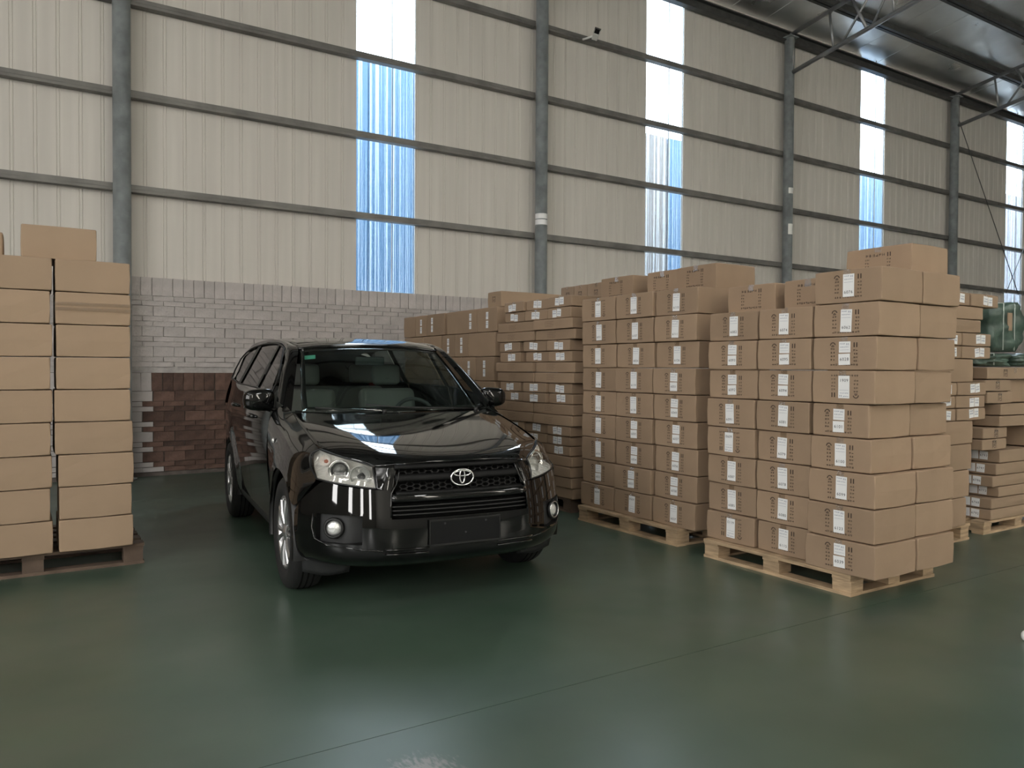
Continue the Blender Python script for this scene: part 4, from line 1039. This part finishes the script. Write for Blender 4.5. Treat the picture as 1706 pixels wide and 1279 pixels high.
# ---- second stack
G = 'cartons on the second pallet'
H2 = .2135
mC = ['6037', '6058', '6056', '6057', '6049', '6051', '6126', '6111', '6110']
mB = ['6050', '6053', '6054', '6055', '6118', '6119', '6024', '6107', '6109']
mA = ['6059', '6052', '6030', '6117', '6112', '6108', '6121', '6031', '6065']
for lst, y0, x0, nm, wd in ((mC, 4.328, 4.445, 'right', .476), (mB, 4.828, 4.452, 'middle', .472), (mA, 5.322, 4.458, 'left', .478)):
    for i, n in enumerate(lst):
        z = .14 + i * H2; dx = random.uniform(-.018, .018); y = y0 + random.uniform(-.006, .006)
        carton(x0 + dx, x0 + dx + .44, y, y + wd, z, z + H2, f'brown carton numbered {n}, {ORD[i]} in the {nm} column of the second stack', G, '-X', 'split' if n in SPLIT else 'tall', n, n in FLIP, rz=random.uniform(-.006, .006))
        if nm == 'right':
            carton(x0 + dx + .452, x0 + dx + .452 + .43, y + .004, y + wd, z, z + H2, f'plain brown carton, {ORD[i]}, behind the right column of the second stack', G, None, rz=0)
zt = .14 + 9 * H2
for (y0, y1, x0, nm) in ((5.40, 5.86, 4.72, 'left'), (4.872, 5.25, 4.76, 'middle'), (4.41, 4.862, 4.74, 'right')):
    carton(x0, x0 + .46, y0, y1, zt, zt + .215, f'printed carton without label, {nm} of three on top of the second stack', G, '-X', 'big')
# ---- flat cartons behind
G = 'flat cartons stacked behind the second pallet'
levels = [(.14, .245, 'L'), (.245, .35, 'L'), (.35, .455, 'L'), (.455, .556, 'L'), (.556, .652, 'S'), (.652, .748, 'S'), (.748, .849, 'S'), (.849, .954, 'L'), (.954, 1.06, 'L'), (1.06, 1.164, 'S'), (1.164, 1.268, 'S'), (1.268, 1.373, 'L'), (1.373, 1.478, 'L'), (1.478, 1.588, 'S'), (1.588, 1.698, 'S'), (1.698, 1.803, 'L'), (1.803, 1.909, 'L'), (1.909, 2.018, 'S'), (2.018, 2.128, 'S')]
NL = ['lowest'] + ['%s lowest' % w for w in ('second', 'third', 'fourth', 'fifth', 'sixth', 'seventh', 'eighth', 'ninth')] + ['tenth highest'] + ['%s highest' % w for w in ('ninth', 'eighth', 'seventh', 'sixth', 'fifth', 'fourth', 'third', 'second')] + ['highest']
for i, (z0, z1, t) in enumerate(levels):
    sh = random.uniform(-.015, .015)
    if t == 'S':
        for (a, b, nm) in ((6.03, 6.425, 'right'), (6.44, 6.865, 'middle'), (6.885, 7.27, 'left')):
            dx = random.uniform(-.015, .02)
            if nm == 'left' and 9 < i < 15: a, b = a + .05, b + .08
            carton(4.50 + dx, 5.26 + dx, a + sh, b + sh, z0, z1, f'flat carton with paired white labels, {nm} of the {NL[i]} layer behind the second stack', G, '-X', 'pair', None, u=random.uniform(-.04, .03), rz=random.uniform(-.008, .008))
    else:
        for (a, b, nm) in ((5.985, 6.66, 'right'), (6.685, 7.42, 'left')):
            dx = random.uniform(-.02, .02)
            carton(4.485 + dx, 4.94 + dx, a + sh, b + sh, z0, z1, f'long flat printed carton, {nm} of the {NL[i]} layer behind the second stack', G, '-X', 'lines' if i > 3 else None, None, tape=False, u=-.04, rz=random.uniform(-.006, .006))
# ---- tall cartons behind the car
G = 'tall cartons stacked behind the car'
HO = .2815
def tall(row, a, b, kind, txt, u=0.0, x=4.52, dz=0.0):
    z = .14 + row * HO + dz; carton(x, x + .45, a, b, z, z + HO, txt, G, '-X', kind, None, tape=False, u=u, rz=random.uniform(-.006, .006))
tall(6, 7.92, 8.68, 'slim', 'wide carton with label at its right end, top layer behind the car', .24)
tall(6, 7.46, 7.91, 'slim', 'carton with two stacked labels at the near end of the top layer behind the car', .0)
tall(5, 8.47, 8.80, 'slim', 'narrow left carton with vertical labels, second layer down behind the car roof')
tall(5, 8.13, 8.46, 'slim', 'narrow middle carton with vertical labels, second layer down behind the car roof')
tall(5, 7.50, 8.12, None, 'wide plain carton, second layer down behind the car roof')
tall(4, 8.29, 8.80, None, 'plain left carton, third layer down behind the car roof')
tall(4, 7.95, 8.27, 'slim', 'middle carton with vertical labels, third layer down behind the car roof')
tall(4, 7.52, 7.94, 'slim', 'near end carton with vertical labels, third layer down behind the car roof')
for r, nm in ((3, 'fourth'), (2, 'fifth'), (1, 'sixth'), (0, 'lowest')):
    tall(r, 7.50, 8.15, None, f'plain near carton, {nm} layer down in the stack behind the car'); tall(r, 8.16, 8.80, None, f'plain far carton, {nm} layer down in the stack behind the car')
tall(6, 9.60, 9.97, None, 'plain carton against the brick wall, top layer behind the car', dz=.002)
tall(6, 9.26, 9.59, 'slim', 'carton with slim labels, second from the brick wall, top layer behind the car', dz=.002)
tall(6, 8.74, 9.24, 'slim', 'carton with slim labels at its left, third from the brick wall, top layer', -.10, dz=.002)
tall(5, 9.35, 9.95, None, 'plain carton by the brick wall, second layer down'); tall(5, 8.83, 9.34, None, 'plain carton next to the one by the brick wall, second layer down')
for r, nm in ((4, 'third'), (3, 'fourth'), (2, 'fifth'), (1, 'sixth'), (0, 'lowest')):
    tall(r, 8.83, 9.93, None, f'broad plain carton by the brick wall, {nm} layer down')
carton(4.60, 5.45, 7.50, 7.80, .14 + 7 * HO, .14 + 7 * HO + .185, 'long tan carton lying on top of the stack behind the car', G, '-X', 'mark', tape=False, m='carton_pale')
# ---- far cartons showing over the flat stack
G = 'far cartons behind the flat stack'
for i, (a, b, nm) in enumerate(((7.50, 7.76, 'left'), (7.24, 7.49, 'middle'), (6.90, 7.23, 'right'))):
    carton(5.62, 6.05, a, b, 2.20, 2.41, f'small far carton top showing above the flat cartons, {nm} of three', G, '-X', 'mark')
for i in range(4):
    carton(5.60, 6.10, 6.88, 7.78, .0 + i * .55, .55 + i * .55, f'large far carton hidden behind the flat stack, {ORD[i]} of its column', G, None, tape=False, rz=0)
# ---- stack behind the front right pallet, labels facing the aisle
G = 'cartons on the pallet behind the front right stack'
D = [(.14, .375, 6.56, 0, 0), (.375, .60, 6.60, 0, 0), (.60, .812, 6.63, 0, 0), (.812, 1.005, 6.64, 0, 0), (1.005, 1.107, 6.815, 1, .44), (1.107, 1.21, 6.805, 1, .44), (1.21, 1.318, 6.825, 1, .44), (1.318, 1.51, 6.63, 0, 0), (1.51, 1.613, 6.885, 1, .44), (1.613, 1.722, 6.888, 1, .44), (1.722, 1.832, 6.745, 0, 0), (1.832, 1.94, 6.775, 0, 0), (1.94, 2.05, 7.0, 1, .44)]
for i, (z0, z1, xr, lb, w) in enumerate(D):
    nm = (ORD + ['third from top', 'second from top', 'top'])[i]
    if lb:
        carton(xr - .445, xr, 3.35, 4.10, z0, z1, f'flat carton with paired labels, {nm}, right end of the half hidden stack', G, '-Y', 'pair', None, u=.04, rz=random.uniform(-.01, .01))
        carton(xr - .90, xr - .455, 3.352, 4.10, z0, z1, f'flat carton with paired labels, {nm}, left end of the half hidden stack', G, '-Y', 'pair', None, u=.07, rz=0)
    else:
        carton(xr - .85, xr, 3.36, 4.12, z0, z1, f'plain brown carton, {nm} in the stack behind the front right pallet', G, None, rz=random.uniform(-.006, .006))
# ---- far right flat cartons
G = 'flat cartons at the far right'
Ez = [(7.08, 8.3, .115, .21, '6792'), (7.085, 8.3, .21, .305, '6768'), (7.205, 8.3, .305, .40, '6773'), (7.10, 8.3, .40, .50, '6786'), (7.16, 8.3, .50, .605, '6797'), (7.21, 8.3, .605, .72, '6793')]
for i, (a, b, z0, z1, n) in enumerate(Ez):
    o = carton(a, b, 3.42, 4.25, z0, z1, f'flat tan carton numbered {n} on its dark end, {ORD[i]} at far right', G, '-X', None, None, m='carton_pale', rz=0, tape=False)
    w, d, h = b - a, .83, z1 - z0
    face_child(o, 'paper_label', SH_SQ, '-X', w, d, h, .285, 0, .006, .04); face_child(o, 'number_print', number_mesh(n, .027), '-X', w, d, h, .285, 0, .0075, .04)
    face_child(o, 'paper_label', SH_SQ, '-X', w, d, h, .205, .002, .006, -.03)
carton(6.96, 7.37, 3.44, 4.2, .724, .822, 'short tan carton, lower of two above the numbered ones at far right', G, '-Y', 'mark', m='carton_pale', rz=0)
carton(6.97, 7.38, 3.44, 4.2, .824, .92, 'short tan carton, upper of two above the numbered ones at far right', G, '-Y', 'mark', m='carton_pale', rz=0)
carton(7.78, 8.3, 3.40, 4.2, .724, .92, 'tan carton at the frame edge beside the two short ones', G, '-Y', None, m='carton_pale', rz=0)
carton(7.20, 8.3, 3.42, 4.2, .923, 1.02, 'wide tan carton, lower of two across the middle at far right', G, '-Y', None, m='carton_pale', rz=0)
carton(7.215, 8.3, 3.42, 4.2, 1.022, 1.125, 'wide tan carton, upper of two across the middle at far right', G, '-Y', None, m='carton_pale', rz=0)
carton(7.03, 7.46, 3.44, 4.2, 1.128, 1.232, 'tan carton with mark, second below the green bales', G, '-Y', 'mark', m='carton_pale', rz=0)
carton(6.98, 7.43, 3.44, 4.2, 1.235, 1.337, 'tan carton with mark, third below the green bales', G, '-Y', 'mark', m='carton_pale', rz=0)
carton(7.50, 8.3, 3.50, 4.2, 1.128, 1.337, 'tan carton at the frame edge under the long top one', G, '-Y', None, m='carton_pale', rz=0)
carton(7.02, 7.98, 3.44, 4.2, 1.34, 1.447, 'long tan carton directly under the green bales', G, '-Y', 'mark', m='carton_pale', rz=0, u=-.18)
# ---- plain stack at left
G = 'plain cartons on the left pallet'
HL = .2195
rxs = [.645, .638, .650, .645, .632, .632, .632, .634, .632]; lft = [.205, .210, .205, .185, .185, .195, .195, .192, .192]
for i in range(9):
    z = .152 + i * HL
    o = carton(lft[i], rxs[i] + .012, 6.0 + random.uniform(-.006, .01), 6.46, z, z + HL, f'plain brown carton, {ORD[i]} in the right column of the left stack', G, None, m='carton_pale', rz=random.uniform(-.008, .008))
    if i == 7:
        for zz in (.10, .135):
            v = [(-.235, -.246, zz - .012), (.235, -.246, zz - .012), (.235, -.246, zz + .012), (-.235, -.246, zz + .012)]; link('tape', mesh('tape', v, [(0, 1, 2, 3)]), 'tape', o)
    carton(-.275, .172 - .01 * (i % 2) + random.uniform(-.004, .004), 6.0 + random.uniform(-.006, .01), 6.48, z, z + HL, f'plain brown carton, {ORD[i]} in the left column of the left stack', G, None, m='carton_pale', rz=random.uniform(-.008, .008))
zt = .152 + 9 * HL
carton(.0, .445, 6.10, 6.56, zt + .003, zt + .228, 'plain brown carton sitting alone across the top of the left stack', G, None, m='carton_pale', rz=.0)
carton(-.56, -.10, 6.25, 6.70, zt + .008, zt + .18, 'plain brown carton cut by the left frame edge on top of the left stack', G, None, m='carton_pale', rz=.0)
carton(-.56, -.285, 6.02, 6.7, .152, zt - .004, 'tall plain carton filling the outer edge of the left stack', G, None, m='carton_pale', rz=0)

# ================================================================== GREEN BALES
def bale(x0, x1, y0, y1, z0, z1, label, ropes=2, patch_=False):
    w, d, h = x1 - x0, y1 - y0, z1 - z0
    bm = bmesh.new(); bmesh.ops.create_cube(bm, size=1.0); bmesh.ops.subdivide_edges(bm, edges=bm.edges[:], cuts=9, use_grid_fill=True)
    r = random.Random(int(x0 * 100))
    ph = [r.uniform(0, 6) for _ in range(6)]
    for v in bm.verts:
        x, y, z = v.co; k = 1 - .10 * (abs(2 * x) ** 6 * abs(2 * z) ** 6) - .08 * (abs(2 * y) ** 6 * abs(2 * z) ** 6)
        wr = .02 * math.sin(9 * x + 7 * z + ph[0]) + .015 * math.sin(17 * z - 5 * x + ph[1]) + .010 * math.sin(31 * x + 13 * y + ph[2])
        v.co = Vector((x * w * k, y * d * k, (z + .5) * h * (1 - .05 * (abs(2 * x) ** 4)))) + Vector((wr * x * 1.2, wr * y * 2, wr * z if z > -.45 else 0)) * (.8 if z > -.49 else 0)
    me = bpy.data.meshes.new('bale'); bm.to_mesh(me); bm.free(); me.polygons.foreach_set('use_smooth', [True] * len(me.polygons))
    o = tag(link('wrapped_bale', me, 'bale', None, ((x0 + x1) / 2, (y0 + y1) / 2, z0)), label, 'bale', 'green wrapped bales')
    for k in range(ropes):
        u = (k + 1) / (ropes + 1) - .5; u = u * 1.1
        pts = [(u * w, -d / 2 * 1.03, .01), (u * w, -d / 2 * 1.03, h * .97), (u * w, 0, h * 1.01), (u * w, d / 2, h * .98)]
        v, f = tube(pts, .006, 6); link('strap', mesh('strap', v, f, True), 'rope', o)
    if patch_: link('paper_tag', mesh('paper_tag', boxv(-.05, .03, -d / 2 - .022, -d / 2 - .016, h * .42, h * .78), BOXF), 'carton_pale', o)
    return o
bale(7.16, 7.80, 3.62, 4.1, 1.455, 1.572, 'flat green plastic wrapped bundle under the big green bale', 1)
bale(7.42, 7.98, 3.60, 4.1, 1.592, 2.045, 'big green plastic wrapped bale with paper tag, on the far right stack', 2, True)
bale(7.86, 8.4, 3.58, 4.1, 1.455, 1.570, 'low green wrapped bundle at the right frame edge', 1)
# ---- small pale thing on the floor at the right edge
bm = bmesh.new(); bmesh.ops.create_icosphere(bm, subdivisions=3, radius=.028)
for v in bm.verts: v.co *= 1 + .10 * math.sin(60 * v.co.x + 40 * v.co.z) + .06 * math.sin(90 * v.co.y)
me = bpy.data.meshes.new('paper_ball'); bm.to_mesh(me); bm.free()
for p in me.polygons: p.use_smooth = True
zmin = min(v.co.z for v in me.vertices)
tag(link('paper_ball', me, 'white_pl', None, (4.415, 1.945, -zmin)), 'small white crumpled ball on the green floor at the right edge', 'paper')
